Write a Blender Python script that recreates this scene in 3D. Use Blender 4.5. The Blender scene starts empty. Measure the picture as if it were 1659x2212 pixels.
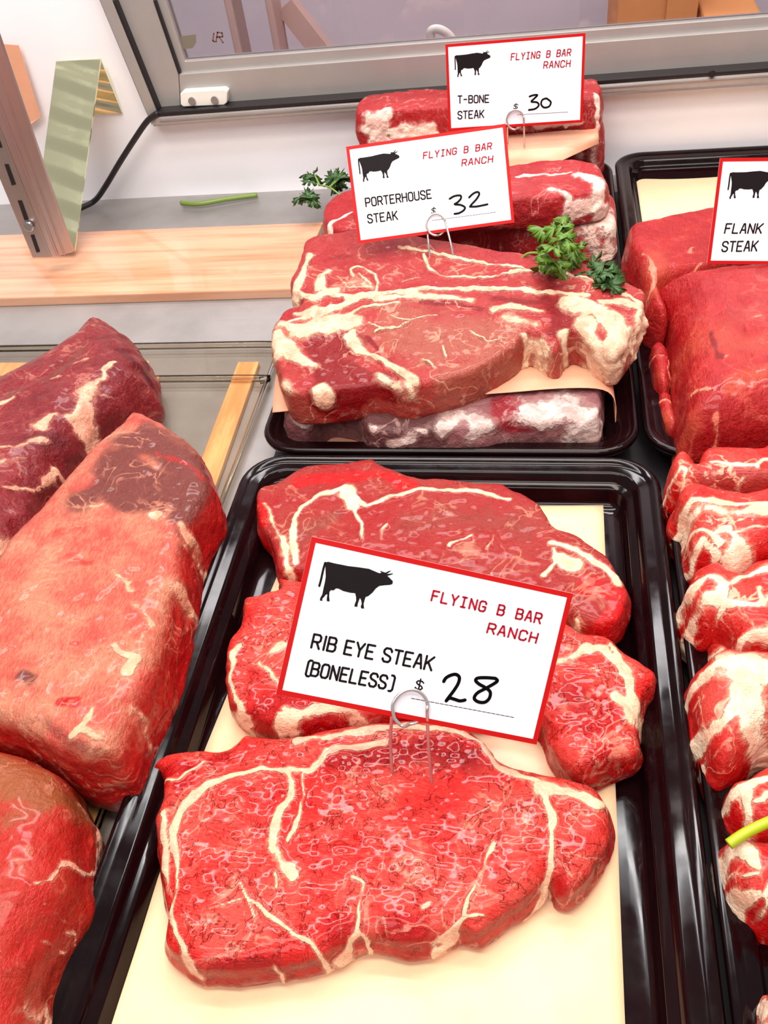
import bpy, bmesh, math, random
import numpy as np
from mathutils import Vector, Matrix
random.seed(7)
S = bpy.context.scene
COL = S.collection
W_, H_ = 1659, 2212

# ------------------------------------------------------------------ camera, light, exposure
F_PX = 1880.0
CX, CY = 829.5, 1106.0
CAM_H = 0.375
d_ = np.array([1200-CX, -809-CY, F_PX]); d_ /= np.linalg.norm(d_)
x_ = -np.array([-10200-CX, 985-CY, F_PX]); x_ /= np.linalg.norm(x_)
x_ -= d_*(x_ @ d_); x_ /= np.linalg.norm(x_)
u_ = np.cross(x_, d_)
if u_[1] > 0: u_ = -u_
ROT = np.stack([x_, d_, u_])             # world = ROT @ camera(x right, y down, z forward)
EYE = np.array([0., 0., CAM_H])
cam = bpy.data.cameras.new('camera')
camo = bpy.data.objects.new('camera', cam); COL.objects.link(camo)
r0, r1, r2 = ROT[:, 0], -ROT[:, 1], -ROT[:, 2]
camo.matrix_world = Matrix(((r0[0], r1[0], r2[0], 0), (r0[1], r1[1], r2[1], 0), (r0[2], r1[2], r2[2], CAM_H), (0, 0, 0, 1)))
cam.sensor_fit = 'VERTICAL'; cam.sensor_height = 24.0
cam.lens = 24.0*F_PX/H_
cam.clip_start = 0.01
S.camera = camo

S.view_settings.view_transform = 'Standard'
S.view_settings.look = 'None'
S.view_settings.gamma = 1.0
S.view_settings.exposure = 0.0
S.view_settings.use_curve_mapping = False

world = bpy.data.worlds.new('world'); S.world = world
world.use_nodes = True
bg = world.node_tree.nodes['Background']
bg.inputs['Color'].default_value = (1.0, 0.95, 0.93, 1)
bg.inputs['Strength'].default_value = 0.34

def area(name, loc, target, sx, sy, watts, col):
    l = bpy.data.lights.new(name, 'AREA'); l.shape = 'RECTANGLE'; l.size = sx; l.size_y = sy
    l.energy = watts; l.color = col
    o = bpy.data.objects.new(name, l); COL.objects.link(o); o.location = loc
    o.rotation_euler = (Vector(target)-Vector(loc)).to_track_quat('-Z', 'Y').to_euler()
    return o
area('case_or_fill_lamp', (-.05, .15, 1.0), (-.05, .22, 0), .9, .18, 7.6, (1.0, .90, .77))
area('case_or_fill_lamp', (0, .60, .95), (0, .62, 0), 1.3, .05, 7.0, (1.0, .98, .96))
area('shop_lamp', (-.2, -.9, 1.6), (0, .5, 0), 1.2, .6, 17.0, (1.0, .96, .95))
area('case_or_fill_lamp', (-.1, .50, .80), (-.1, .84, .12), 1.2, .08, 2.2, (.93, .95, 1.0))  # added fill aimed at the white liner to brighten it, not a case fixture
area('back_room_lamp', (-.1, 1.15, 1.2), (-.1, 1.3, 0), .8, .2, 13.0, (1.0, .95, .97))

# ------------------------------------------------------------------ helpers
def ray(px, py): return ROT @ np.array([px-CX, py-CY, F_PX])/F_PX
def P(px, py, z):
    r = ray(px, py); return EYE + r*((z-CAM_H)/r[2])
def PY(px, py, Y):
    r = ray(px, py); return EYE + r*(Y/r[1])
def PN(px, py, c0, n):
    r = ray(px, py); return EYE + r*(((c0-EYE) @ n)/(r @ n))
def crop(ox, oy, s): return lambda pts: [(ox+p[0]/s, oy+p[1]/s)+tuple(p[2:]) for p in pts]
def srgb(r, g, b):
    f = lambda c: (c/255/12.92 if c/255 <= .04045 else ((c/255+.055)/1.055)**2.4)
    return (f(r), f(g), f(b), 1)

def tag(o, label=None, cat=None, group=None, kind=None):
    if label: o['label'] = label
    if cat: o['category'] = cat
    if group: o['group'] = group
    if kind: o['kind'] = kind
    return o
def link(name, me, mat=None, parent=None, loc=None, smooth=False):
    o = bpy.data.objects.new(name, me); COL.objects.link(o)
    if mat: me.materials.append(mat)
    if loc is not None: o.location = loc
    if parent: o.parent = parent
    if smooth and len(me.polygons): me.polygons.foreach_set('use_smooth', np.ones(len(me.polygons), bool))
    return o
def empty(name, loc):
    o = bpy.data.objects.new(name, None); COL.objects.link(o); o.location = loc
    o.empty_display_size = .01
    return o
def pydata(name, verts, faces, mat=None, parent=None, origin=(0, 0, 0), smooth=False):
    """mesh from world-space vertices; stored relative to the given origin"""
    me = bpy.data.meshes.new(name)
    og = np.array(origin, float)
    me.from_pydata([tuple(np.array(v, float)-og) for v in verts], [], faces); me.update()
    bm = bmesh.new(); bm.from_mesh(me); bmesh.ops.recalc_face_normals(bm, faces=bm.faces); bm.to_mesh(me); bm.free()
    o = link(name, me, mat, smooth=smooth)
    if parent: o.parent = parent; o.location = og-np.array(parent.location)
    else: o.location = og
    return o
def prism_data(front, off):
    n = len(front); off = np.array(off, float)
    v = [np.array(p, float) for p in front]+[np.array(p, float)+off for p in front]
    f = [list(range(n)), list(range(2*n-1, n-1, -1))]+[[i, n+i, n+(i+1) % n, (i+1) % n] for i in range(n)]
    return v, f
def merge(*parts):
    V, Fc = [], []
    for v, f in parts:
        k = len(V); V += list(v); Fc += [[i+k for i in q] for q in f]
    return V, Fc
def box_data(a, b):
    x0, y0, z0 = a; x1, y1, z1 = b
    return prism_data([(x0, y0, z0), (x1, y0, z0), (x1, y0, z1), (x0, y0, z1)], (0, y1-y0, 0))
def bevel(o, w, seg=2):
    m = o.modifiers.new('bevel', 'BEVEL'); m.width = w; m.segments = seg; m.limit_method = 'ANGLE'; return o
def catmull(pts, n, closed=False):
    pts = np.array(pts, float); N = len(pts); out = []
    rng = range(N if closed else N-1)
    for i in rng:
        p0 = pts[(i-1) % N] if closed else pts[max(i-1, 0)]
        p1 = pts[i]; p2 = pts[(i+1) % N]
        p3 = pts[(i+2) % N] if closed else pts[min(i+2, N-1)]
        for k in range(n):
            t = k/n
            out.append(.5*((2*p1)+(-p0+p2)*t+(2*p0-5*p1+4*p2-p3)*t*t+(-p0+3*p1-3*p2+p3)*t**3))
    if not closed: out.append(pts[-1])
    return np.array(out)
def tube_data(path, r, seg=10):
    path = np.array(path, float); n = len(path)
    rr = np.broadcast_to(np.array(r, float), (n,))
    V, Fc = [], []
    tan = np.gradient(path, axis=0); tan /= np.linalg.norm(tan, axis=1)[:, None]+1e-12
    a = np.array([0, 0, 1.]) if abs(tan[0][2]) < .9 else np.array([1., 0, 0])
    for i in range(n):
        t = tan[i]; a = a-t*(a @ t); a /= np.linalg.norm(a); b = np.cross(t, a)
        for k in range(seg):
            th = 2*math.pi*k/seg
            V.append(path[i]+rr[i]*(math.cos(th)*a+math.sin(th)*b))
    for i in range(n-1):
        for k in range(seg):
            k2 = (k+1) % seg
            Fc.append([i*seg+k, i*seg+k2, (i+1)*seg+k2, (i+1)*seg+k])
    Fc.append(list(range(seg-1, -1, -1))); Fc.append([(n-1)*seg+k for k in range(seg)])
    return V, Fc
def vnoise(p, seed=0):
    """smooth 3D lattice noise in -1..1"""
    p = np.asarray(p, float); i = np.floor(p).astype(np.int64); f = p-i; f = f*f*f*(f*(f*6-15)+10)
    def h(a, b, c):
        n = (a*374761393+b*668265263+c*2147483647+seed*974634777) & 0xffffffff
        n = ((n ^ (n >> 13))*1274126177) & 0xffffffff
        n = ((n ^ (n >> 16))*2246822519) & 0xffffffff
        return ((n ^ (n >> 15)) & 0xffff)/32767.5-1
    o = 0
    for a in (0, 1):
        for b in (0, 1):
            for c in (0, 1):
                w = (f[:, 0] if a else 1-f[:, 0])*(f[:, 1] if b else 1-f[:, 1])*(f[:, 2] if c else 1-f[:, 2])
                o = o+w*h(i[:, 0]+a, i[:, 1]+b, i[:, 2]+c)
    return o
def fbm(p, sc, seed=0, oct=3):
    o = 0; a = 1; t = 0
    for k in range(oct):
        o = o+a*vnoise(p*sc*2**k+k*17.3, seed+k); t += a; a *= .5
    return o/t
def segdist(q, poly, closed=False):
    """distance of points q (n,k) to a polyline (m,k)"""
    poly = np.asarray(poly, float)
    if len(poly) == 1: return np.linalg.norm(q-poly[0], axis=1)
    best = np.full(len(q), 1e9)
    m = len(poly)
    for i in range(m if closed else m-1):
        a = poly[i]; b = poly[(i+1) % m]; ab = b-a; L = ab @ ab+1e-18
        t = np.clip(((q-a) @ ab)/L, 0, 1)
        best = np.minimum(best, np.linalg.norm(q-a-t[:, None]*ab, axis=1))
    return best

# ------------------------------------------------------------------ materials
class NT:
    def __init__(s, name):
        s.m = bpy.data.materials.new(name); s.m.use_nodes = True
        s.t = s.m.node_tree; s.b = s.t.nodes['Principled BSDF']; s.out = s.t.nodes['Material Output']
    def n(s, typ, **kw):
        k = s.t.nodes.new(typ)
        for a, b in kw.items(): setattr(k, a, b)
        return k
    def l(s, a, b): s.t.links.new(a, b)
    def coord(s, out='Object', scale=None, rot=None):
        c = s.n('ShaderNodeTexCoord').outputs[out]
        if scale is None: return c
        m = s.n('ShaderNodeMapping'); m.inputs['Scale'].default_value = scale
        if rot: m.inputs['Rotation'].default_value = rot
        s.l(c, m.inputs[0]); return m.outputs[0]
    def noise(s, vec, scale, detail=4, rough=.55, dist=0):
        k = s.n('ShaderNodeTexNoise'); s.l(vec, k.inputs['Vector'])
        k.inputs['Scale'].default_value = scale; k.inputs['Detail'].default_value = detail
        k.inputs['Roughness'].default_value = rough; k.inputs['Distortion'].default_value = dist
        return k.outputs['Fac']
    def math(s, op, a, b=None, c=None):
        k = s.n('ShaderNodeMath', operation=op)
        for i, v in enumerate((a, b, c)):
            if v is None: continue
            if isinstance(v, (int, float)): k.inputs[i].default_value = v
            else: s.l(v, k.inputs[i])
        return k.outputs[0]
    def ramp(s, v, lo, hi, a=0., b=1.):
        k = s.n('ShaderNodeMapRange', interpolation_type='SMOOTHSTEP')
        s.l(v, k.inputs[0])
        for i, q in enumerate((lo, hi, a, b)): k.inputs[i+1].default_value = q
        return k.outputs[0]
    def mix(s, f, a, b):
        k = s.n('ShaderNodeMix', data_type='RGBA')
        if isinstance(f, (int, float)): k.inputs[0].default_value = f
        else: s.l(f, k.inputs[0])
        for i, v in ((6, a), (7, b)):
            if isinstance(v, tuple): k.inputs[i].default_value = v
            else: s.l(v, k.inputs[i])
        return k.outputs[2]
    def attr(s, name): return s.n('ShaderNodeAttribute', attribute_name=name).outputs['Fac']
    def bump(s, h, strength, dist=.001):
        k = s.n('ShaderNodeBump'); k.inputs['Strength'].default_value = strength; k.inputs['Distance'].default_value = dist
        s.l(h, k.inputs['Height']); s.l(k.outputs[0], s.b.inputs['Normal']); return k
    def set(s, **kw):
        for a, v in kw.items():
            i = s.b.inputs[a.replace('_', ' ')]
            if hasattr(v, 'links') or isinstance(v, bpy.types.NodeSocket): s.l(v, i)
            else: i.default_value = v
        return s
def plain(name, col, rough=.5, metal=0., spec=.5, coat=0., var=.06, scale=30, bump=0):
    t = NT(name); v = t.coord()
    n = t.noise(v, scale, 4)
    c2 = tuple(min(1, c*(1-var*2)) for c in col[:3])+(1,)
    t.set(Base_Color=t.mix(n, col, c2), Roughness=rough, Metallic=metal, Coat_Weight=coat)
    t.b.inputs['Specular IOR Level'].default_value = spec
    t.b.inputs['Coat Roughness'].default_value = .08
    if bump: t.bump(t.noise(v, scale*4, 4), bump, .0006)
    return t.m

def meat_mat(name, leanA, leanB, brown, deep, fatA, fatB, marble=.25, crack=.5, rough=.36, fib=(60, 260, 60), fibrot=0., spec=.3, wet=.3, glint=.10):
    t = NT(name); v = t.coord()
    n1 = t.noise(v, 34, 4, .6); n2 = t.noise(v, 260, 5, .65); n3 = t.noise(v, 95, 5, .6, .6)
    fb = t.noise(t.coord('Object', fib, (0, 0, fibrot)), 6, 4, .6, .3)
    lean = t.mix(t.ramp(t.math('ADD', t.math('MULTIPLY', n1, .6), t.math('MULTIPLY', fb, .4)), .38, .62), leanA, leanB)
    bn = t.math('ADD', t.attr('brown'), t.math('MULTIPLY', t.math('SUBTRACT', n3, .5), .5))
    lean = t.mix(t.ramp(bn, .15, .85), lean, brown)
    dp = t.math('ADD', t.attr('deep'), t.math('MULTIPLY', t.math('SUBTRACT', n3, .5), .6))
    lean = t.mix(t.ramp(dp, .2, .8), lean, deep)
    # thin marbling: ridges of a distorted noise, and small flecks
    rid = t.math('ABSOLUTE', t.math('SUBTRACT', t.noise(v, 42, 3, .5, 1.2), .5))
    rmask = t.math('MULTIPLY', t.ramp(rid, .03, .003), t.ramp(n1, .44, .62))
    fleck = t.ramp(t.noise(v, 420, 2, .5), .70, .76)
    mar = t.math('MULTIPLY', t.math('MAXIMUM', rmask, t.math('MULTIPLY', fleck, .7)), marble)
    fm = t.math('ADD', t.attr('fat'), t.math('MULTIPLY', t.math('SUBTRACT', n3, .5), 1.1))
    fm = t.math('ADD', fm, t.math('MULTIPLY', t.math('SUBTRACT', n2, .5), .5))
    fe = t.ramp(fm, .12, .5); fm = t.ramp(fm, .40, .60)
    fatc = t.mix(t.ramp(n3, .35, .68), fatA, fatB)
    col = t.mix(mar, lean, fatB)
    col = t.mix(t.math('MULTIPLY', fe, .38), col, fatB)
    col = t.mix(fm, col, fatc)
    wr = t.math('ABSOLUTE', t.math('SUBTRACT', t.noise(v, 115, 3, .55, 1.6), .5))
    cr = t.math('MULTIPLY', t.ramp(wr, .022, .002), t.math('SUBTRACT', 1., fm))
    cr = t.math('MULTIPLY', cr, t.ramp(n3, .40, .60))
    col = t.mix(t.math('MULTIPLY', cr, .5*crack), col, deep)
    h = t.math('ADD', t.math('MULTIPLY', n2, .8), t.math('MULTIPLY', n3, .9))
    h = t.math('ADD', h, t.math('MULTIPLY', fb, .35))
    h = t.math('SUBTRACT', h, t.math('MULTIPLY', cr, .45*crack))
    h = t.math('ADD', h, t.math('MULTIPLY', fm, .35))
    t.set(Base_Color=col, Roughness=t.math('ADD', rough, t.math('MULTIPLY', fm, .12)), Coat_Weight=wet)
    t.b.inputs['Specular IOR Level'].default_value = spec
    t.b.inputs['Coat Roughness'].default_value = glint
    t.b.inputs['Coat IOR'].default_value = 1.33
    t.bump(h, .9, .0020)
    return t.m

M = {}
M['steel'] = None
def brushed(name, col, rough, axis, dirt=.12, metal=1.):
    t = NT(name); s = {'x': (3, 240, 240), 'y': (240, 3, 240), 'z': (240, 240, 3)}[axis]
    n = t.noise(t.coord('Object', s), 1.5, 5, .6); d = t.noise(t.coord(), 9, 5, .6)
    dk = tuple(c*(1-dirt*2.2) for c in col[:3])+(1,)
    c = t.mix(t.ramp(d, .35, .7), col, dk)
    t.set(Base_Color=c, Metallic=metal, Roughness=t.math('ADD', rough, t.math('MULTIPLY', n, .15)))
    t.bump(n, .12, .0003); return t.m
M['deck'] = brushed('deck_steel', srgb(170, 164, 162), .36, 'x', .12, .5)
M['alu'] = brushed('door_aluminium', srgb(180, 174, 170), .42, 'x', .05, .5)
M['post'] = brushed('post_zinc', srgb(200, 178, 172), .3, 'z', .05, .92)
t = NT('bracket_steel')
wv_ = t.n('ShaderNodeTexWave', wave_type='BANDS', bands_direction='Z'); t.l(t.coord('Object', (1, 1, 1), (0, -.25, 0)), wv_.inputs['Vector'])
wv_.inputs['Scale'].default_value = 16; wv_.inputs['Distortion'].default_value = .8
t.set(Base_Color=srgb(240, 238, 198), Metallic=.92, Roughness=.17); t.bump(wv_.outputs['Fac'], .5, .004); M['bracket'] = t.m
M['wire'] = plain('wire_steel', srgb(205, 200, 198), .25, .7, var=.02)
M['screw'] = plain('screw_zinc', srgb(190, 195, 200), .3, 1., var=.05)
M['whitewall'] = plain('white_liner', srgb(248, 247, 252), .45, var=.012, scale=6)
M['farwall'] = plain('far_wall', srgb(200, 190, 194), .8, var=.14, scale=5)
M['blackplastic'] = None
t = NT('black_tray_plastic'); v = t.coord()
n = t.noise(v, 26, 5, .6)
t.set(Base_Color=t.mix(t.ramp(n, .35, .75), srgb(14, 3, 5), srgb(26, 8, 10)), Roughness=t.ramp(t.noise(v, 60, 4), .3, .75, .06, .16))
t.b.inputs['Specular IOR Level'].default_value = .24
t.bump(t.noise(v, 40, 3), .04, .0005); M['tray'] = t.m
M['darkslot'] = plain('slot_dark', srgb(25, 14, 16), .6)
M['rubber'] = plain('black_rubber', srgb(24, 18, 22), .45)
M['plastic'] = plain('white_nylon', srgb(238, 234, 224), .4, var=.03)
M['cardboard'] = plain('cardboard', srgb(205, 138, 80), .8, var=.08, scale=12)
M['timber'] = plain('brown_timber', srgb(188, 156, 146), .6, var=.12, scale=14)
M['counter'] = plain('mauve_counter', srgb(165, 150, 165), .4, var=.06, scale=8)
M['leaf'] = plain('parsley_leaf', srgb(98, 138, 34), .45, var=.25, scale=160, bump=.4)
M['leafdark'] = plain('parsley_leaf_dark', srgb(54, 92, 34), .45, var=.25, scale=160, bump=.4)
M['stem'] = plain('parsley_stem', srgb(122, 146, 62), .4, var=.1, scale=60)
M['stemyellow'] = plain('parsley_stem_yellow', srgb(176, 190, 20), .4, var=.1, scale=60)
M['ink'] = plain('black_ink', srgb(24, 16, 20), .6, spec=.15, var=.08, scale=300)
M['marker'] = plain('black_marker', srgb(12, 10, 14), .5, spec=.2, var=.1, scale=200)
M['redink'] = plain('red_ink', srgb(186, 26, 46), .6, spec=.15, var=.1, scale=200)
M['border'] = plain('red_border', srgb(196, 16, 16), .45, spec=.2, var=.05, scale=60)
M['card'] = plain('white_card', srgb(243, 238, 246), .35, var=.008, scale=20, coat=.15)
M['decal'] = plain('decal_brown', srgb(120, 84, 78), .6)
M['decalgreen'] = plain('decal_grey_green', srgb(120, 112, 96), .6)

def paper_mat(name, a, b, rough=.5):
    t = NT(name); v = t.coord()
    n = t.noise(v, 14, 5, .6); n2 = t.noise(v, 90, 4)
    t.set(Base_Color=t.mix(t.ramp(n, .35, .7), a, b), Roughness=t.ramp(n, .4, .65, rough-.15, rough+.1))
    t.b.inputs['Specular IOR Level'].default_value = .4
    t.bump(t.math('ADD', t.math('MULTIPLY', n, 1.6), t.math('MULTIPLY', n2, .25)), .35, .002); return t.m
M['paper'] = paper_mat('butcher_paper', srgb(246, 208, 168), srgb(241, 198, 156))
M['paperpink'] = paper_mat('pink_butcher_paper', srgb(228, 168, 136), srgb(218, 154, 122))
M['paperflank'] = paper_mat('cream_butcher_paper', srgb(244, 208, 168), srgb(240, 200, 158))
t = NT('bamboo_board'); v = t.coord('Object', (1.2, 22, 10))
w = t.noise(v, 4, 5, .6, .4); blot = t.noise(t.coord(), 9, 4)
c = t.mix(t.ramp(w, .35, .7), srgb(220, 168, 136), srgb(196, 136, 102))
c = t.mix(t.ramp(blot, .58, .75), c, srgb(176, 116, 84))
t.set(Base_Color=c, Roughness=.16, Coat_Weight=.8); t.b.inputs['Coat Roughness'].default_value = .03
M['wood'] = t.m
t = NT('wood_strip'); v = t.coord('Object', (16, 2, 16))
w = t.noise(v, 6, 5, .6, .4)
t.set(Base_Color=t.mix(t.ramp(w, .35, .7), srgb(244, 192, 136), srgb(216, 150, 92)), Roughness=.4)
M['strip'] = t.m

def clear_mat(name, tint, refl=.5, rough=.02):
    t = NT(name)
    tr = t.n('ShaderNodeBsdfTransparent'); tr.inputs[0].default_value = tint
    gl = t.n('ShaderNodeBsdfGlossy'); gl.inputs['Roughness'].default_value = rough
    fr = t.n('ShaderNodeFresnel'); fr.inputs[0].default_value = 1.5
    mx = t.n('ShaderNodeMixShader')
    t.l(t.math('MULTIPLY', fr.outputs[0], refl), mx.inputs[0]); t.l(tr.outputs[0], mx.inputs[1]); t.l(gl.outputs[0], mx.inputs[2])
    t.l(mx.outputs[0], t.out.inputs['Surface']); return t.m
M['glass'] = clear_mat('door_glass', (.86, .84, .86, 1), .9)
M['acrylic'] = clear_mat('clear_acrylic', (.88, .84, .77, 1), 1., .05)

FATA = srgb(250, 222, 186); FATB = srgb(244, 196, 164)
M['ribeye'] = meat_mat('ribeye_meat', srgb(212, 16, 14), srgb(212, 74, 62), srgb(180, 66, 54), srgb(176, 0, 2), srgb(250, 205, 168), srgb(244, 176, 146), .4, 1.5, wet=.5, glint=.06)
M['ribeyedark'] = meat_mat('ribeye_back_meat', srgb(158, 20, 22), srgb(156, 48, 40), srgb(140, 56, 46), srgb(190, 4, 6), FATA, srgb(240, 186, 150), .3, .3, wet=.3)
M['porter'] = meat_mat('porterhouse_meat', srgb(158, 26, 32), srgb(168, 54, 48), srgb(160, 76, 60), srgb(128, 0, 6), srgb(236, 206, 172), srgb(218, 166, 138), .6, .3, wet=.3)
M['aged'] = meat_mat('aged_rind', srgb(126, 72, 76), srgb(150, 98, 98), srgb(92, 52, 52), srgb(136, 22, 34), srgb(226, 204, 196), srgb(188, 152, 144), .6, .2, wet=.25)
M['porterback'] = meat_mat('porterhouse_back_meat', srgb(160, 14, 24), srgb(176, 40, 42), srgb(124, 46, 50), srgb(140, 14, 24), srgb(250, 224, 206), srgb(240, 190, 176), .3, .2, wet=.25)
M['flank'] = meat_mat('flank_meat', srgb(156, 10, 18), srgb(176, 34, 32), srgb(180, 62, 44), srgb(122, 2, 10), srgb(236, 140, 112), srgb(226, 112, 90), .3, .2, fib=(160, 22, 60), wet=.45)
M['tender'] = meat_mat('tenderloin_meat', srgb(110, 18, 26), srgb(138, 36, 40), srgb(116, 54, 46), srgb(84, 8, 16), srgb(236, 180, 148), srgb(214, 140, 116), .35, .2, fib=(36, 170, 60), fibrot=.75, wet=.3)
M['roast'] = meat_mat('roast_meat', srgb(192, 70, 58), srgb(190, 124, 96), srgb(112, 50, 42), srgb(180, 16, 16), srgb(240, 186, 150), srgb(226, 150, 120), .5, .15, fib=(240, 50, 60), fibrot=.35, wet=.4)
M['roundroast'] = meat_mat('round_meat', srgb(180, 28, 22), srgb(172, 52, 34), srgb(150, 78, 44), srgb(150, 8, 8), srgb(244, 190, 160), srgb(232, 150, 124), .35, .2, fib=(170, 30, 60), fibrot=-.35, wet=.4)
M['lamb'] = meat_mat('chop_meat', srgb(196, 22, 22), srgb(210, 70, 58), srgb(170, 56, 50), srgb(200, 4, 6), srgb(252, 226, 196), srgb(248, 190, 158), .9, .3, wet=.35)

# ------------------------------------------------------------------ meat builder
def smooth_np(v, ed, it, lam=.5):
    n = len(v); cnt = np.bincount(ed.ravel(), minlength=n)[:, None].astype(float)
    for _ in range(it):
        s = np.zeros_like(v)
        for k in range(3):
            s[:, k] = np.bincount(ed[:, 0], v[ed[:, 1], k], n)+np.bincount(ed[:, 1], v[ed[:, 0], k], n)
        v = v+lam*(s/np.maximum(cnt, 1)-v)
    return v
def meat(name, mat, outline, z, T, label, cat, group=None, vox=.0012, R=.008, edge=.62, smooth=4, amp=.0012, ascale=28, fine=.0004,
         fats=(), deeps=(), browns=(), bottom=None, bulge=.002, fatlift=.0005, sidefat=0., sidedeep=0., sidebrown=0., seed=0, jag=.0, parts=None, ridge=None, fatw=1., warp=1.):
    """steak / roast: outline in photo pixels lying at mid height z, thickness T; fats etc. = (pixel polyline, width px, weight)"""
    ol = [(p[0], p[1], p[2] if len(p) > 2 else z) for p in outline]
    pts = catmull([P(*p) for p in ol], 5, True)
    if jag: pts[:, :2] += jag*np.stack([vnoise(pts*220, 3+seed), vnoise(pts*220, 5+seed)], 1)
    A = np.c_[np.ones(len(pts)), pts[:, :2]]
    if any(len(p) > 2 for p in outline): pl = np.linalg.lstsq(A, pts[:, 2], rcond=None)[0]
    else: pl = np.array([z, 0, 0])
    zm = lambda q: pl[0]+q[:, 0]*pl[1]+q[:, 1]*pl[2]
    n = len(pts); zmid = zm(pts)
    bot = zmid-T/2 if bottom is None else np.full(n, bottom)
    V = np.r_[np.c_[pts[:, :2], zmid+T/2], np.c_[pts[:, :2], bot]]
    me = bpy.data.meshes.new('tmp')
    me.from_pydata(V.tolist(), [], [list(range(n)), list(range(2*n-1, n-1, -1))]+[[i, n+i, n+(i+1) % n, (i+1) % n] for i in range(n)])
    bm = bmesh.new(); bm.from_mesh(me); bmesh.ops.recalc_face_normals(bm, faces=bm.faces)
    bmesh.ops.triangulate(bm, faces=bm.faces, ngon_method='EAR_CLIP'); bm.to_mesh(me); bm.free()
    tmp = bpy.data.objects.new('tmp', me); COL.objects.link(tmp)
    m = tmp.modifiers.new('r', 'REMESH'); m.mode = 'VOXEL'; m.voxel_size = vox
    dg = bpy.context.evaluated_depsgraph_get(); dg.update()
    out = bpy.data.meshes.new_from_object(tmp.evaluated_get(dg))
    bpy.data.objects.remove(tmp); bpy.data.meshes.remove(me)
    N = len(out.vertices); v = np.empty(N*3); out.vertices.foreach_get('co', v); v = v.reshape(-1, 3)
    ed = np.empty(len(out.edges)*2, np.int64); out.edges.foreach_get('vertices', ed); ed = ed.reshape(-1, 2)
    d = segdist(v[:, :2], pts[:, :2], True)
    zmv = zm(v); zb = zmv-T/2 if bottom is None else np.full(N, bottom); zt_ = zmv+T/2
    h = np.clip((v[:, 2]-zb)/(zt_-zb), 0, 1)
    # rounded shoulder on top, bulging wall
    prof = edge+(1-edge)*np.sqrt(np.clip(1-(1-np.clip(d/R, 0, 1))**2, 0, 1))
    wall = np.clip(1-d/(vox*1.6), 0, 1)
    v = v.copy(); v[:, 2] = zb+(v[:, 2]-zb)*prof
    if bulge:
        c = v[:, :2].mean(0); dirn = v[:, :2]-c; dirn /= np.linalg.norm(dirn, axis=1)[:, None]+1e-9
        v[:, :2] += dirn*(wall*bulge*(1-(2*h-1)**2)-wall*bulge*.6)[:, None]
    v = smooth_np(v, ed, smooth)
    out.vertices.foreach_set('co', v.ravel()); out.update()
    nr = np.empty(N*3); out.vertices.foreach_get('normal', nr); nr = nr.reshape(-1, 3)
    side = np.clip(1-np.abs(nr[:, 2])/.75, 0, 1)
    below = nr[:, 2] < -.3
    mp = 1/F_PX*np.linalg.norm(pts.mean(0)-EYE)     # metres per photo pixel here
    wv = np.stack([fbm(v, 75, seed+20+k, 3) for k in range(3)], 1)*.0042*warp
    cc_ = (v-EYE) @ ROT; dep = cc_[:, 2]; pix = np.stack([CX+F_PX*cc_[:, 0]/dep, CY+F_PX*cc_[:, 1]/dep], 1)
    brk_ = np.clip(.92+.55*fbm(v, 55, seed+41, 3), .35, 1.15)
    vw = v+wv; wmod = .75+.55*fbm(v, 60, seed+31, 2)
    def field(lst):
        a = np.zeros(N); v = vw
        for it in lst:
            px, w, k = it[:3]; w = w*fatw
            if len(it) > 3:      # a patch on the wall, at its own height
                q = []
                for p in (catmull(px, 3) if len(px) > 1 else px):
                    near = np.nonzero(np.hypot(pix[:, 0]-p[0], pix[:, 1]-p[1]) < 9)[0]
                    if len(near): q.append(v[near[np.argmin(dep[near])]])
                    else: q.append(P(p[0], p[1], it[3]))
                dd = segdist(v, np.array(q))
            else:
                zz = pl[0]+T/2*.9
                q0 = np.array([P(*p, z+T/2*.9) for p in px])
                zq = zm(q0)+T/2*.9
                q = np.array([P(*p, c_) for p, c_ in zip(px, zq)]); dd = segdist(v[:, :2], q[:, :2])
            wm = w*mp
            a = np.maximum(a, k*np.clip(1.3-dd/(wm*wmod)*.7, 0, 1.1))
        return a
    fat = field(fats)*brk_; deep = field(deeps); brown = field(browns)
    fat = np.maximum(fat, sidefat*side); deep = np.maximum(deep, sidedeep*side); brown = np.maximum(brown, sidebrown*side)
    nz = fbm(v, ascale, seed, 3); nf = fbm(v, 190, seed+9, 2)
    disp = nz*amp+nf*fine+np.clip(fat, 0, 1)*fatlift+np.clip(fat, 0, 1)*nf*fatlift
    if ridge:
        th, ra, rs = ridge; th = math.radians(th); u = v[:, 0]*math.cos(th)+v[:, 1]*math.sin(th); w = -v[:, 0]*math.sin(th)+v[:, 1]*math.cos(th)
        disp = disp+ra*(.4-np.abs(fbm(np.stack([u*.16, w, v[:, 2]], 1), rs, seed+51, 2))*2)
    disp = np.where(below, 0, disp)
    v = v+nr*disp[:, None]
    lo = (bottom if bottom is not None else None)
    if lo is not None: v[:, 2] = np.maximum(v[:, 2], lo)
    og = np.array([v[:, 0].mean(), v[:, 1].mean(), v[:, 2].min()])
    out.vertices.foreach_set('co', (v-og).ravel())
    for nm, a in (('fat', fat), ('deep', deep), ('brown', brown)):
        at = out.attributes.new(nm, 'FLOAT', 'POINT'); at.data.foreach_set('value', a.astype(np.float32))
    out.update(); out.name = name
    NF = len(out.polygons); me_n = np.empty(N*3); out.vertices.foreach_get('normal', me_n); me_n = me_n.reshape(-1, 3)
    faces = [tuple(p.vertices) for p in out.polygons]
    owner = np.zeros(NF, int); names = [name]
    if parts:
        fv = np.array([f[:4] if len(f) >= 4 else f+(f[-1],) for f in faces])
        for pn, idx in parts:
            fld = field([fats[k] for k in idx]); names.append(pn)
            owner[fld[fv].mean(1) > .55] = len(names)-1
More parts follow.
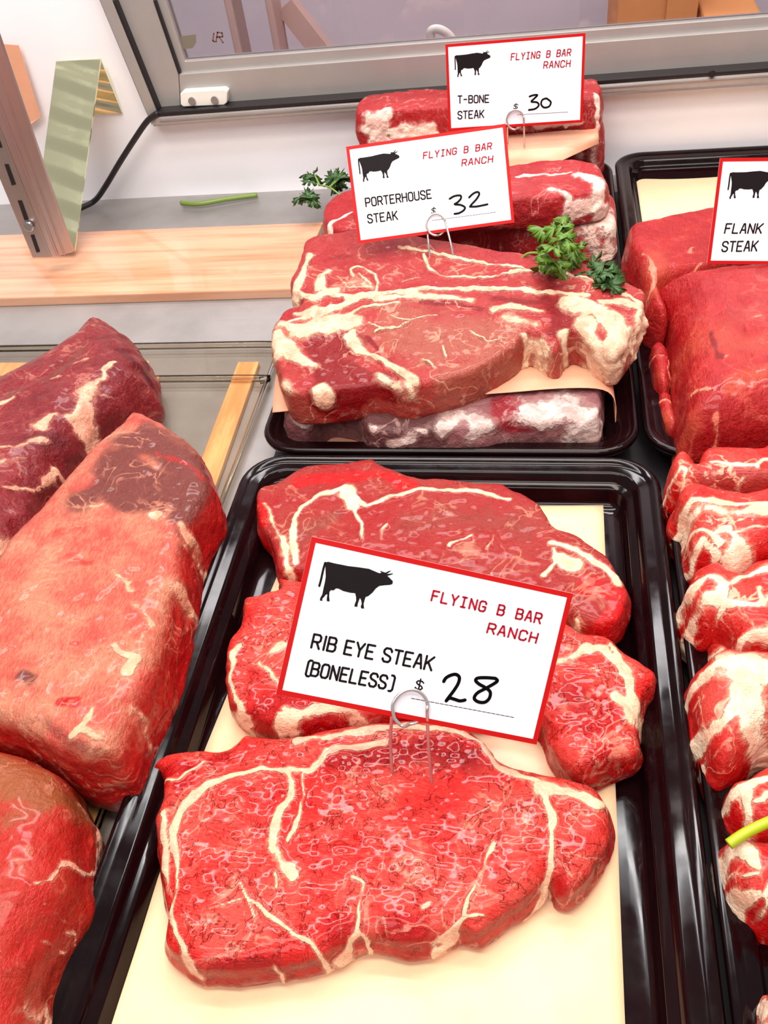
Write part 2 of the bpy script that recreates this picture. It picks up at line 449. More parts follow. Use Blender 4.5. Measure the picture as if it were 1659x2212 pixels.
    root = None
    for k, pn in enumerate(names):
        sel = [faces[i] for i in np.nonzero(owner == k)[0]]
        if not sel: continue
        used = np.unique(np.array([q for f in sel for q in f])); mp_ = np.full(N, -1); mp_[used] = np.arange(len(used))
        m2 = bpy.data.meshes.new(pn)
        base = og
        m2.from_pydata((v[used]-base).tolist(), [], [[int(mp_[q]) for q in f] for f in sel])
        for nm, a in (('fat', fat), ('deep', deep), ('brown', brown)):
            at = m2.attributes.new(nm, 'FLOAT', 'POINT'); at.data.foreach_set('value', a[used].astype(np.float32))
        ob = link(pn, m2, mat, loc=base, smooth=True)
        m2.normals_split_custom_set_from_vertices([tuple(x) for x in me_n[used]])
        if k == 0: root = ob
        else: ob.parent = root; ob.location = base-og
    bpy.data.meshes.remove(out)
    tag(root, label, cat, group)
    return root


# ------------------------------------------------------------------ setting
FLOOR_Z = -.004
o = pydata('floor', *box_data((-1.3, -.35, -.03), (1.0, .86, FLOOR_Z)), M['deck']); tag(o, kind='structure')
WY = .838
def py(pts, Y): return [PY(p[0], p[1], Y) for p in pts]
def lin(p, q, x=None, y=None):
    if x is not None: t_ = (x-p[0])/(q[0]-p[0])
    else: t_ = (y-p[1])/(q[1]-p[1])
    return (p[0]+t_*(q[0]-p[0]), p[1]+t_*(q[1]-p[1]))
# door frame lines in the photograph
JO = ((215, 0), (328, 270)); JI = ((242, 0), (340, 243)); PI_ = ((330, 0), (385, 160)); BI = ((358, 0), (400, 132))
RB = ((340, 243), (1265, 175)); RT = ((385, 160), (1265, 92)); BT = ((400, 132), (1265, 65)); SB = ((328, 275), (1265, 207))
YT = -260; XR = 1900
jo_t, ji_t, pi_t, bi_t = (lin(*l, y=YT) for l in (JO, JI, PI_, BI))
rb_r, rt_r, bt_r, sb_r = (lin(*l, x=XR) for l in (RB, RT, BT, SB))
# white liner wall: the part left of the door and the band below it
a = PY(*JO[1], WY); b = PY(*jo_t, WY)
sbl = PY(328, 272, WY); sbr = PY(*sb_r, WY)
wl = [(-1.3, WY, -.004), (1.0, WY, -.004), (1.0, WY, sbr[2]), (sbl[0], WY, sbl[2]), tuple(b), (-1.3, WY, b[2])]
o = pydata('wall_back', *prism_data(wl, (0, .02, 0)), M['whitewall']); tag(o, kind='structure')
# the sliding door: jamb, stile, rail, bead, glass
door = empty('door_1', tuple(PY(340, 243, WY))); tag(door, kind='structure')
dl = door
def dpart(name, pts, Y, dep, mat): return bevel(pydata(name, *prism_data(py(pts, Y), (0, dep, 0)), mat, parent=door, origin=PY(*pts[0], Y)), .0008)
dpart('jamb', [JO[1], JI[1], ji_t, jo_t], WY-.012, .03, M['alu'])
dpart('stile', [JI[1], lin(*RB, x=390), RT[0], pi_t, ji_t], WY-.004, .02, M['alu'])
dpart('bottom_rail', [lin(*RB, x=391), rb_r, rt_r, (386, 160)], WY-.004, .02, M['alu'])
dpart('glazing_bead', [PI_[1], rt_r, bt_r, BI[1], bi_t, pi_t], WY+.001, .012, M['alu'])
dpart('gasket', [(339, 243), rb_r, (rb_r[0], rb_r[1]+9), (338, 252)], WY-.0186, .016, M['rubber'])
dpart('seal', [(242, 0), (340, 243), (345, 243), (247, 0)], WY-.0125, .009, M['rubber'])
dpart('seal', [(330, 0), (385, 160), (389, 159), (334, 0)], WY-.005, .006, M['rubber'])
g = dpart('glass_pane', [BI[1], bt_r, (XR, YT), bi_t], WY+.006, .004, M['glass'])
g.modifiers.clear()
# faint printed letters and a patch on the pane
gy = WY+.0055
def strokes_data(polys, r, org, ax, ay, nrm, lift=.0002, cap=6):
    """flat pen strokes; polys in (u,v) metres on a plane"""
    V, Fc = [], []
    def pt(u, w): V.append(org+ax*u+ay*w+nrm*lift); return len(V)-1
    for pl in polys:
        pl = [np.array(p, float) for p in pl]
        for i in range(len(pl)-1):
            dv = pl[i+1]-pl[i]; L = np.linalg.norm(dv)
            if L < 1e-9: continue
            nn = np.array([-dv[1], dv[0]])/L*r
            Fc.append([pt(*(pl[i]+nn)), pt(*(pl[i]-nn)), pt(*(pl[i+1]-nn)), pt(*(pl[i+1]+nn))])
        for p in pl:
            Fc.append([pt(*(p+r*np.array([math.cos(2*math.pi*k/8), math.sin(2*math.pi*k/8)]))) for k in range(8)])
    return V, Fc
q = [[(462, 72), (460, 88), (464, 90)], [(470, 70), (467, 90)], [(470, 70), (480, 71), (481, 79), (469, 80)], [(474, 80), (482, 92)]]
X0 = np.array([0, gy, 0.]); ex, ez = np.array([1., 0, 0]), np.array([0, 0, 1.])
V_, F_ = strokes_data([[(PY(*p, gy)[0], PY(*p, gy)[2]) for p in s] for s in q], .0007, X0, ex, ez, np.array([0, -1., 0]), .0003)
pydata('decal_lettering', V_, F_, M['decal'], parent=door, origin=PY(470, 80, gy))
pydata('decal_patch', *prism_data(py([(390, 78), (423, 74), (424, 92), (416, 104), (396, 106)], gy), (0, -.0003, 0)), M['decalgreen'], parent=door, origin=PY(400, 90, gy))
gd = dpart('door_guide', [(389, 203), (396, 198), (484, 193), (491, 198), (490, 222), (484, 227), (396, 231), (390, 226)], WY-.012, .009, M['plastic'])
def disc(name, c, r, dep, mat, parent, n=16, nrm='y'):
    c = np.array(c)
    ring = [c+r*np.array([math.cos(2*math.pi*k/n), 0, math.sin(2*math.pi*k/n)]) for k in range(n)]
    return pydata(name, *prism_data(ring, (0, dep, 0)), mat, parent=parent, origin=c)
def screw(name, px, py_, Y, r, parent):
    c = PY(px, py_, Y); root = parent
    s = disc(name, c, r, .0015, M['screw'], None)
    s.parent = root; wl_ = np.array(root.location)+(np.array(root.parent.location) if root.parent else 0)
    s.location = c-wl_
    return s
screw('screw', 414, 219, WY-.014, .0035, gd); screw('screw', 463, 217, WY-.014, .0035, gd)
# track under the door
sl = empty('trim_1', tuple(PY(335, 262, WY))); tag(sl, kind='structure')
bevel(pydata('track_lip', *prism_data(py([(334, 252), (rb_r[0], rb_r[1]+9), sb_r, (328, 275)], WY-.018), (0, .03, 0)), M['alu'], parent=sl, origin=PY(335, 262, WY)), .002)
bevel(pydata('track_groove', *prism_data(py([(345, 259), (rb_r[0], rb_r[1]+15), (rb_r[0], rb_r[1]+19), (345, 264)], WY-.0188), (0, .002, 0)), M['deck'], parent=sl, origin=PY(345, 259, WY)), .0003)
c_ = PY(1539, 160, WY-.021); pydata('screw', *prism_data([c_+.0028*np.array([math.cos(k*math.pi/6), 0, math.sin(k*math.pi/6)]) for k in range(12)], (0, .003, 0)), M['rubber'], parent=sl, origin=c_)
# room behind the glass
FW = 1.42
o = pydata('wall_far', *box_data((-1.6, FW, -.6), (1.6, FW+.03, 1.5)), M['farwall']); tag(o, kind='structure')
o = pydata('trim_2', *box_data((-1.6, .9, -.12), (1.6, FW, -.09)), M['counter']); tag(o, kind='structure')
for k, (xa, xb, yb, lab) in enumerate(((508, 526, 125, 'brown timber upright behind the glass, next to the printed letters'), (592, 608, 118, 'brown timber upright behind the glass, with a leaning brace at its foot'))):
    z1 = 1.0
    pa = PY(xa, yb, 1.1); pb = PY(xb, yb, 1.1)
    rt = empty('timber_upright', (pa[0], 1.1, -.09)); tag(rt, lab, 'post')
    bevel(pydata('post_shaft', *box_data((pa[0], 1.1, -.09), (pb[0], 1.14, z1)), M['timber'], parent=rt, origin=(pa[0], 1.1, -.09)), .003)
    bevel(pydata('foot_plate', *box_data((pa[0]-.012, 1.09, -.09), (pb[0]+.012, 1.15, -.07)), M['timber'], parent=rt, origin=(pa[0], 1.1, -.09)), .003)
    if k == 1:
        A_ = np.array([pb[0]+.12, 1.13, -.085]); B_ = np.array([pb[0]+.005, 1.13, .09])
        dv = np.cross(B_-A_, [0, 1, 0]); dv = dv/np.linalg.norm(dv)*.012
        pydata('leaning_brace', *prism_data([A_-dv, A_+dv, B_+dv, B_-dv], (0, .02, 0)), M['timber'], parent=rt, origin=A_)
cb0 = PY(1330, 70, 1.05); cb1 = PY(1500, 60, 1.05)
bx = empty('cardboard_box', (cb0[0], 1.05, -.09)); tag(bx, 'orange brown cardboard box standing behind the glass of the door', 'box')
bevel(pydata('carton', *box_data((cb0[0], 1.05, -.09), (cb1[0], 1.22, .22)), M['cardboard'], parent=bx, origin=(cb0[0], 1.05, -.09)), .003)
pydata('box_flap', *prism_data([(cb0[0]+.05, 1.048, .0), (cb1[0], 1.048, .0), (cb1[0], 1.048, .22), (cb0[0]+.05, 1.048, .22)], (0, -.004, 0)), M['cardboard'], parent=bx, origin=(cb0[0]+.05, 1.048, 0))
bx = bevel(pydata('small_carton', *box_data((cb1[0]+.004, 1.02, -.09), (cb1[0]+.06, 1.12, .075)), M['cardboard'], origin=(cb1[0]+.004, 1.02, -.09)), .003)
tag(bx, 'small low carton right beside the taller cardboard box behind the glass', 'box')
hc = [PY(*p, .9) for p in ((931, 88), (931, 68), (945, 63), (965, 72), (982, 92))]
hd = pydata('plastic_handle', *tube_data(catmull(hc, 8), .0042, 10), M['plastic'], origin=hc[0], smooth=True)
tag(hd, 'white curved plastic handle seen through the glass above the topmost price card', 'handle')

# ------------------------------------------------------------------ left wall fittings
pc = [PY(0, 95, .832), PY(40, 98, .832), PY(88, 252, .83), PY(62, 272, .829), PY(0, 300, .83), PY(-60, 300, .832), PY(-60, 95, .832)]
o = pydata('paper_sheet', *prism_data(pc, (0, .0006, 0)), M['paperpink'], origin=pc[4]); tag(o, 'peach paper sheet hanging on the white wall behind the slotted metal post', 'paper')
c5 = crop(0, 0, 3.567)
YP = .66
post = empty('slotted_post', tuple(PY(112, 556, YP))); tag(post, 'grey slotted shelf post hanging at the left edge above the wooden board', 'post')
def ext(p, q, y): return lin(p, q, y=y)
fl = c5([(250, 1990), (400, 1985)]); lt = ext(*c5([(250, 1990), (0, 1390)]), -250); rt_ = ext(*c5([(400, 1985), (0, 980)]), -250)
bevel(pydata('slotted_face', *prism_data(py([fl[0], fl[1], rt_, lt], YP), (0, .012, 0)), M['post'], parent=post, origin=PY(*fl[0], YP)), .001)
wr = ext(*c5([(560, 1945), (0, 310)]), -250)
wg = py([fl[1]], YP)+py([c5([(560, 1945)])[0], wr], YP+.012)+py([rt_], YP)
bevel(pydata('side_flange', *prism_data(wg, (0, .004, 0)), M['post'], parent=post, origin=wg[0]), .0006)
gl_ = [(c5([(440, 1960)])[0]), c5([(452, 1956)])[0]]
for k, (u, w) in enumerate(((.30, .36), (.62, .66))):
    bl = np.array(wg[0])*(1-u)+np.array(wg[1])*u; br = np.array(wg[0])*(1-w)+np.array(wg[1])*w
    tl = np.array(wg[3])*(1-u)+np.array(wg[2])*u; tr_ = np.array(wg[3])*(1-w)+np.array(wg[2])*w
    pydata('flange_rib', *prism_data([bl, br, tr_, tl], (0, -.0015, 0)), M['post'], parent=post, origin=bl)
for s in ([(35, 1265), (65, 1265), (122, 1420), (92, 1428)], [(137, 1545), (168, 1545), (220, 1690), (190, 1698)], [(236, 1812), (262, 1808), (308, 1940), (282, 1945)],
          [(-70, 975), (-40, 975), (18, 1135), (-12, 1140)], [(-175, 690), (-145, 690), (-90, 850), (-120, 850)]):
    pp = py(c5(s), YP-.0002)
    pydata('slot', *prism_data(pp, (0, -.0003, 0)), M['darkslot'], parent=post, origin=pp[0])
sc = PY(*c5([(228, 1738)])[0], YP-.001)
s = disc('screw', sc, .0046, -.0035, M['screw'], post); bevel(s, .001)
# zig-zag steel bracket
brk = empty('bent_bracket', tuple(P(161, 541, .009))); tag(brk, 'shiny bent steel strip bracket propped between the wall and the wooden board', 'bracket')
TLb, TRb = PY(121, 133, .826), PY(217, 128, .826)
BLb, BRb = PY(66, 541, .70), PY(161, 541, .70)
BLb[2] = BRb[2] = max(.007, min(BLb[2], BRb[2]))
nv = np.cross(TRb-TLb, BLb-TLb); nv /= np.linalg.norm(nv); nv = nv*(.0018 if nv[1] > 0 else -.0018)
pydata('front_leg', *prism_data([BLb, BRb, TRb, TLb], nv), M['bracket'], parent=brk, origin=BRb)
bend = []
r1_, r2_ = PY(265, 243, WY-.001), PY(170, 247, WY-.001)
pydata('rear_leg', *prism_data([TLb+[0, .002, 0], TRb+[0, .002, 0], r1_, r2_], (0, -.0018, 0)), M['bracket'], parent=brk, origin=r1_)
# black cord
cp = [PY(341, 244, .82), PY(318, 262, .82), PY(290, 302, .818), PY(258, 352, .815), PY(228, 402, .812), P(206, 432, .0035), P(180, 447, .0005), P(140, 462, .0005), P(100, 470, .0005)]
o = pydata('power_cord', *tube_data(catmull(cp, 8), .0028, 10), M['rubber'], origin=cp[-1], smooth=True); tag(o, 'black cord running from the corner of the door frame down to the deck', 'cord')

# wooden board, strips, clear tray on the left
wb = [P(-420, 668, 0), P(636, 635, 0), P(700, 490, 0), P(-260, 527, 0)]
wv = [(p[0], p[1], FLOOR_Z) for p in wb]
o = bevel(pydata('wooden_board', *prism_data(wv, (0, 0, .009)), M['wood'], origin=wv[0]), .0012); tag(o, 'glossy pale wooden board lying on the steel deck in front of the white wall', 'board')
def strip(xa, ya, xb, yb, w, label):
    v_ = [(xa-w, ya, FLOOR_Z), (xa+w, ya, FLOOR_Z), (xb+w, yb, FLOOR_Z), (xb-w, yb, FLOOR_Z)]
    q = bevel(pydata('wood_strip', *prism_data(v_, (0, 0, .0045)), M['strip'], origin=v_[0]), .0008); tag(q, label, 'strip')
strip(-.2035, -.05, -.2225, .533, .0085, 'narrow wooden strip between the roasts and the black trays')
strip(-.279, -.05, -.298, .515, .0085, 'narrow wooden strip half hidden between the tenderloin and the pink roast')
o = bevel(pydata('wood_strip', *box_data((-.9, .518, FLOOR_Z), (-.305, .536, .0005)), M['strip'], origin=(-.6, .527, FLOOR_Z)), .0008); tag(o, 'wooden strip lying crosswise behind the far end of the tenderloin', 'strip')
def rrect(x0, x1, y0, y1, r, n=8):
    out = []
    for cx, cy, a0 in ((x1-r, y0+r, -90), (x1-r, y1-r, 0), (x0+r, y1-r, 90), (x0+r, y0+r, 180)):
        for k in range(n+1):
            a = math.radians(a0+90*k/n); out.append((cx+r*math.cos(a), cy+r*math.sin(a)))
    return out
def loft(rings):
    n = len(rings[0]); V = [p for r in rings for p in r]; Fc = []
    for i in range(len(rings)-1):
        for k in range(n):
            k2 = (k+1) % n; Fc.append([i*n+k, i*n+k2, (i+1)*n+k2, (i+1)*n+k])
    return V, Fc
def tray_data(x0, x1, y0, y1, r, prof):
    """prof: list of (inset, z); closes with a floor face"""
    rings = [[(x, y, z) for x, y in rrect(x0+i, x1-i, y0+i, y1-i, max(r-i*.85, .004))] for i, z in prof]
    V, Fc = loft(rings); n = len(rings[0]); Fc.append([(len(rings)-1)*n+k for k in range(n)]); return V, Fc
ct = empty('clear_tray', (-.5, .25, .0)); tag(ct, 'clear shallow acrylic tray under the big roasts on the left', 'tray')
V_, F_ = tray_data(-.86, -.198, -.04, .558, .02, [(0, .0015), (0, .0025), (.012, .0025)])
pydata('tray_floor', V_, F_, M['acrylic'], parent=ct, origin=(-.5, .25, 0))
def bead(x0, x1, y0, y1, r, z, rad):
    pth = [(x, y, z) for x, y in rrect(x0, x1, y0, y1, r)]; pth.append(pth[0])
    return tube_data(pth, rad, 8)
for ins in (.004, .048):
    pydata('rim_bead', *tube_data(catmull([(-.86, .556-ins, .003), (-.4, .556-ins, .003), (-.215, .556-ins, .003), (-.206, .553-ins, .003)], 6), .0028, 8), M['acrylic'], parent=ct, origin=(-.5, .25, 0), smooth=True)
pydata('rim_edge', *tube_data([(-.2, -.04, .003), (-.2, .3, .003), (-.2, .55, .003)], .002, 8), M['acrylic'], parent=ct, origin=(-.5, .25, 0), smooth=True)

# ------------------------------------------------------------------ black trays
o = pydata('added_dark_sheet', *box_data((-.178, -.03, FLOOR_Z), (.30, .80, FLOOR_Z+.0012)), M['rubber'], origin=(0, .4, FLOOR_Z)); tag(o, 'added black sheet that darkens the deck in the gaps between the black trays', 'mat')  # added sheet, stands in for the dark look of the deck between trays
def black_tray(x0, x1, y0, y1, label):
    cx, cy = (x0+x1)/2, (y0+y1)/2
    rt = empty('black_tray', (cx, cy, FLOOR_Z)); tag(rt, label, 'tray', None)
    zt = .02
    outer = [(.004, zt-.010), (.0005, zt-.004), (0, zt-.0015), (.0012, zt), (.0035, zt+.0003), (.0055, zt-.0015), (.0075, zt-.0022), (.0115, zt-.0022), (.0128, zt-.003), (.0142, zt-.007), (.0155, zt-.0085), (.0185, zt-.009), (.0192, zt-.0105), (.0205, zt-.0175), (.0225, zt-.0200), (.028, zt-.0205)]
    V, Fc = tray_data(x0, x1, y0, y1, .026, outer)
    o = pydata('tray_shell', V, Fc, M['tray'], parent=rt, origin=(cx, cy, FLOOR_Z), smooth=True)
    m = o.modifiers.new('thick', 'SOLIDIFY'); m.thickness = .0012; m.offset = -1
    ft = [(x, y) for x, y in rrect(x0+.03, x1-.03, y0+.03, y1-.03, .02)]
    pydata('tray_foot', *prism_data([(x, y, FLOOR_Z+.0013) for x, y in ft], (0, 0, .0012)), M['tray'], parent=rt, origin=(cx, cy, FLOOR_Z))
    return rt
black_tray(-.1845, .0685, -.03, .4035, 'large black tray holding the boneless rib eye steaks in the foreground')
black_tray(-.181, .060, .4065, .822, 'black tray under the stacked bone-in steaks behind the rib eyes')
black_tray(.0625, .30, .4065, .832, 'black tray with the folded flank steak at the right')
black_tray(.0705, .31, -.03, .4005, 'black tray of fatty chops at the lower right edge')

# ------------------------------------------------------------------ butcher papers
def sheet(name, pts, mat, label, sub=10, th=.0004, amp=.0006, seed=0):
    """pts: grid rows of (px,py,z)"""
    rows = [catmull([P(*p) for p in r], sub) for r in pts]
    g = np.array(rows)
    cols = [catmull(g[:, j], sub) for j in range(g.shape[1])]
    g = np.array(cols)                      # [col][row]
    nc, nr = g.shape[:2]
    V = g.reshape(-1, 3); V = V.copy(); V[:, 2] += amp*vnoise(V*35, seed)+amp*.5
    Fc = [[i*nr+j, (i+1)*nr+j, (i+1)*nr+j+1, i*nr+j+1] for i in range(nc-1) for j in range(nr-1)]
    og = V.mean(0); og[2] = V[:, 2].min()
    o = pydata(name, V, Fc, mat, origin=og, smooth=True)
    m = o.modifiers.new('thick', 'SOLIDIFY'); m.thickness = th; m.offset = -1
    tag(o, label, 'paper'); return o
sheet('butcher_paper', [[(660, 1100, .0015), (900, 1095, .0012), (1303, 1092, .0012)], [(446, 1610, .0015), (900, 1600, .0012), (1327, 1640, .0012)], [(322, 1950, .0015), (820, 1960, .0012), (1340, 1960, .0012)], [(168, 2330, .0015), (800, 2330, .0012), (1355, 2330, .0012)]],
      M['paper'], 'peach butcher paper under the rib eye steaks in the foreground tray', amp=.0003)
sheet('butcher_paper', [[(690, 700, .0015), (1000, 700, .0015), (1300, 700, .0015)], [(650, 850, .0015), (1000, 850, .0012), (1305, 850, .0012)], [(640, 962, .003), (960, 974, .0015), (1296, 970, .0015)]],
      M['paperpink'], 'pink butcher paper on the tray floor under the grey-rinded bottom steak', amp=.0003)
sheet('butcher_paper', [[(640, 640, .036), (900, 640, .036), (1200, 640, .036), (1330, 700, .034), (1345, 720, .03)],
                        [(600, 790, .036), (900, 790, .036), (1200, 780, .036), (1306, 775, .035), (1322, 780, .028)],
                        [(588, 890, .034), (850, 868, .036), (1080, 850, .036), (1303, 842, .0355), (1331, 918, .013)]],
      M['paperpink'], 'pink butcher paper between the two porterhouse steaks with a drooping right corner', amp=.0006, seed=4)
sheet('butcher_paper', [[(880, 296, .068), (1100, 292, .068), (1292, 276, .068)], [(880, 330, .064), (1100, 345, .06), (1293, 296, .065)], [(880, 420, .05), (1108, 388, .052), (1294, 312, .059)]],
      M['paperpink'], 'pink butcher paper sheet under the topmost steak at the back of the stack', amp=.0006, seed=8)
sheet('butcher_paper', [[(1340, 382, .0035), (1450, 380, .0015), (1560, 372, .0015), (1760, 362, .0015)], [(1352, 450, .002), (1450, 450, .0012), (1560, 450, .0012), (1760, 450, .0012)], [(1364, 528, .0015), (1450, 560, .0012), (1560, 560, .0012), (1760, 560, .0012)]],
      M['paperflank'], 'cream butcher paper behind the flank steak in its tray', amp=.0006, seed=2)
sheet('butcher_paper', [[(1440, 880, .0015), (1560, 880, .0012), (1760, 880, .0012)], [(1475, 945, .002), (1560, 963, .0015), (1760, 955, .0015)]], M['paperpink'], 'strip of orange pink paper under the near edge of the flank steak', amp=.0002, seed=3)

# ------------------------------------------------------------------ steaks
c3 = crop(300, 1560, 1.508)
GR = 'boneless rib eye steaks'
meat('rib_eye_steak', M['ribeye'], c3([(40, 172), (95, 122), (180, 108), (290, 105), (345, 60), (375, 58), (440, 66), (520, 60), (600, 42), (700, 26), (800, 14), (900, 8), (980, 10), (1050, 26), (1100, 52), (1145, 90), (1170, 135), (1230, 165), (1300, 182), (1400, 200), (1475, 222), (1518, 258), (1528, 292), (1545, 345), (1530, 430), (1490, 500), (1450, 550), (1405, 588), (1365, 580), (1350, 545), (1325, 530), (1300, 572), (1230, 630), (1150, 690), (1110, 712), (1050, 700), (980, 722), (900, 748), (830, 745), (760, 732), (700, 745), (640, 775), (560, 805), (460, 820), (370, 835), (300, 838), (210, 832), (150, 805), (100, 765), (85, 720), (95, 650), (82, 600), (70, 500), (62, 420), (55, 340), (72, 290), (84, 230), (75, 190)]),
     .012, .021, 'large bright red boneless rib eye steak lying nearest the viewer on peach paper', 'steak', GR, warp=.75, vox=.0009, R=.009, edge=.5, smooth=4, amp=.0012, fine=.0005, bottom=.0015, jag=.0004,
     fats=[(c3([(122, 350), (160, 275), (215, 218), (300, 182), (400, 155), (490, 158)]), 9, 1), (c3([(500, 158), (503, 190), (490, 245), (465, 290), (447, 350), (440, 420), (465, 470), (512, 495)]), 11, 1), (c3([(540, 170), (545, 240), (505, 340), (488, 400)]), 4.5, .9), (c3([(440, 490), (445, 525)]), 4, .8),
           (c3([(500, 155), (560, 158), (595, 120), (612, 92), (700, 82), (800, 68)]), 8, 1), (c3([(510, 66), (600, 52), (700, 34), (800, 22), (900, 16), (1000, 20), (1060, 36), (1110, 66), (1150, 110), (1172, 145)]), 9, 1), (c3([(1172, 145), (1235, 178), (1300, 195)]), 9, 1),
           (c3([(118, 350), (118, 450), (120, 560), (98, 610), (118, 680), (155, 740), (190, 800)]), 7, 1), (c3([(85, 300), (95, 400), (85, 500), (100, 560)]), 6, .75), (c3([(1312, 205), (1332, 270), (1346, 330), (1352, 420), (1342, 480), (1318, 535), (1250, 605), (1170, 665)]), 7, 1), (c3([(1310, 215), (1400, 232), (1500, 262)]), 20, 1),
           (c3([(1150, 400), (1115, 500), (1080, 560), (1060, 625), (1020, 670), (960, 700)]), 5, .9), (c3([(1060, 625), (1130, 622)]), 4, .8), (c3([(800, 420), (790, 490)]), 3, .75), (c3([(690, 505), (735, 535), (715, 600), (705, 680), (740, 720)]), 4.5, .85), (c3([(705, 685), (660, 740), (600, 770)]), 7, .85),
           (c3([(320, 520), (345, 570), (420, 620), (500, 680), (560, 720), (600, 765)]), 5, .8), (c3([(240, 610), (330, 580)]), 5, .75), (c3([(350, 570), (385, 640)]), 4, .7), (c3([(82, 185), (140, 190), (205, 135)]), 4, .75), (c3([(920, 600), (940, 590)]), 5, .6), (c3([(140, 620), (180, 660)]), 4, .6), (c3([(450, 790), (455, 820)]), 5, .7)],
     deeps=[(c3([(650, 670)]), 42, .9), (c3([(860, 690)]), 60, .9), (c3([(780, 610)]), 40, .5), (c3([(150, 200)]), 20, .9), (c3([(640, 130), (760, 110), (960, 80), (1080, 120)]), 40, .75), (c3([(250, 800), (450, 800)]), 30, .8), (c3([(1380, 540)]), 30, .9), (c3([(1450, 420), (1520, 330)]), 40, .55), (c3([(60, 170), (300, 120)]), 18, .7)],
     fatlift=.0007, sidedeep=.95, seed=1, parts=[('fat_cap', (5, 6, 10))])
c2 = crop(460, 980, 1.66)
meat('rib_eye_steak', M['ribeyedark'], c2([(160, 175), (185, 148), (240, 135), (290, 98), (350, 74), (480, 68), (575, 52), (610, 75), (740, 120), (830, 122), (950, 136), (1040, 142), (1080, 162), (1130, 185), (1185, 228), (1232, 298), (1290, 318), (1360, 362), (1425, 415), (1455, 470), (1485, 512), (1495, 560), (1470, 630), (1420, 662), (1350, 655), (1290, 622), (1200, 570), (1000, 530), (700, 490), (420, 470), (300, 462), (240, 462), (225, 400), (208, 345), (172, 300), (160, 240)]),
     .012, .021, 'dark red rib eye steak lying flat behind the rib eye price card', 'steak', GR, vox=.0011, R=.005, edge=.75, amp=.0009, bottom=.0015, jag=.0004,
     fats=[(c2([(300, 400), (285, 320), (290, 250), (320, 200), (380, 160), (470, 122)]), 8, 1), (c2([(475, 130), (505, 200)]), 16, 1), (c2([(510, 200), (530, 260), (542, 315)]), 7, 1), (c2([(480, 140), (560, 188), (640, 163), (750, 138), (850, 135), (960, 145), (1060, 160)]), 6.5, 1), (c2([(1215, 320), (1300, 345), (1400, 415), (1442, 465)]), 9, 1), (c2([(1215, 340), (1220, 400), (1200, 450)]), 6, .9), (c2([(1235, 372), (1285, 402)]), 20, 1), (c2([(1300, 600), (1360, 640)]), 8, .9), (c2([(620, 260), (605, 320)]), 3, .7), (c2([(930, 290), (840, 330)]), 4, .85), (c2([(995, 285), (988, 350)]), 3.5, .7), (c2([(250, 300), (270, 420), (300, 440)]), 9, .8), (c2([(190, 175), (215, 260), (240, 300)]), 4, .6)],
     deeps=[(c2([(300, 110), (480, 85), (590, 75), (720, 120)]), 22, 1), (c2([(185, 260), (180, 180)]), 16, .8), (c2([(1450, 560), (1400, 620)]), 30, 1), (c2([(1330, 480), (1420, 500)]), 30, .8), (c2([(330, 180), (400, 150)]), 10, .5)], browns=[(c2([(330, 290), (440, 230)]), 40, .6), (c2([(700, 250), (1000, 230), (1130, 300)]), 60, .5)], sidedeep=.8, seed=2, parts=[('fat_cap', (3, 4, 6))])
meat('rib_eye_steak', M['ribeye'], c2([(240, 470), (245, 512), (160, 535), (115, 548), (100, 640), (62, 680), (46, 760), (52, 860), (75, 940), (150, 986), (290, 1014), (430, 996), (640, 968), (800, 938), (1000, 922), (1165, 985), (1215, 1090), (1265, 1150), (1340, 1178), (1440, 1150), (1535, 1098), (1522, 1010), (1548, 920), (1595, 832), (1525, 770), (1482, 742), (1440, 700), (1390, 682), (1330, 676), (1270, 640), (1190, 600), (1000, 560), (700, 520), (420, 492)]),
     .013, .023, 'bright red rib eye steak in the middle, half hidden under its price card', 'steak', GR, vox=.0011, R=.008, edge=.62, amp=.0024, ascale=36, fine=.0007, bottom=.0015, jag=.0006,
     fats=[(c2([(230, 720), (250, 700)]), 14, .9), (c2([(170, 760), (210, 800), (230, 860)]), 8, .8), (c2([(70, 700), (60, 780), (75, 880), (110, 950)]), 6, .9), (c2([(240, 960), (330, 920), (420, 900), (520, 930)]), 14, .8), (c2([(300, 1005), (260, 930)]), 12, .7), (c2([(1250, 735), (1320, 700), (1400, 712), (1460, 760), (1510, 830), (1525, 900), (1505, 960)]), 15, 1), (c2([(1430, 700), (1500, 790)]), 12, .9), (c2([(1450, 880), (1520, 900)]), 14, .9), (c2([(1230, 740), (1330, 760), (1380, 800)]), 5, .7), (c2([(480, 940), (640, 950)]), 12, .6), (c2([(160, 640), (230, 600)]), 4, .6)],
     deeps=[(c2([(200, 900), (400, 960)]), 50, .9), (c2([(1300, 880), (1400, 950)]), 60, .8), (c2([(1420, 1100)]), 50, .8), (c2([(560, 980), (700, 950)]), 30, .9), (c2([(130, 800)]), 40, .6)], sidedeep=.7, seed=3, parts=[('fat_cap', (5, 6, 7))])

cb = crop(560, 480, 1.975)
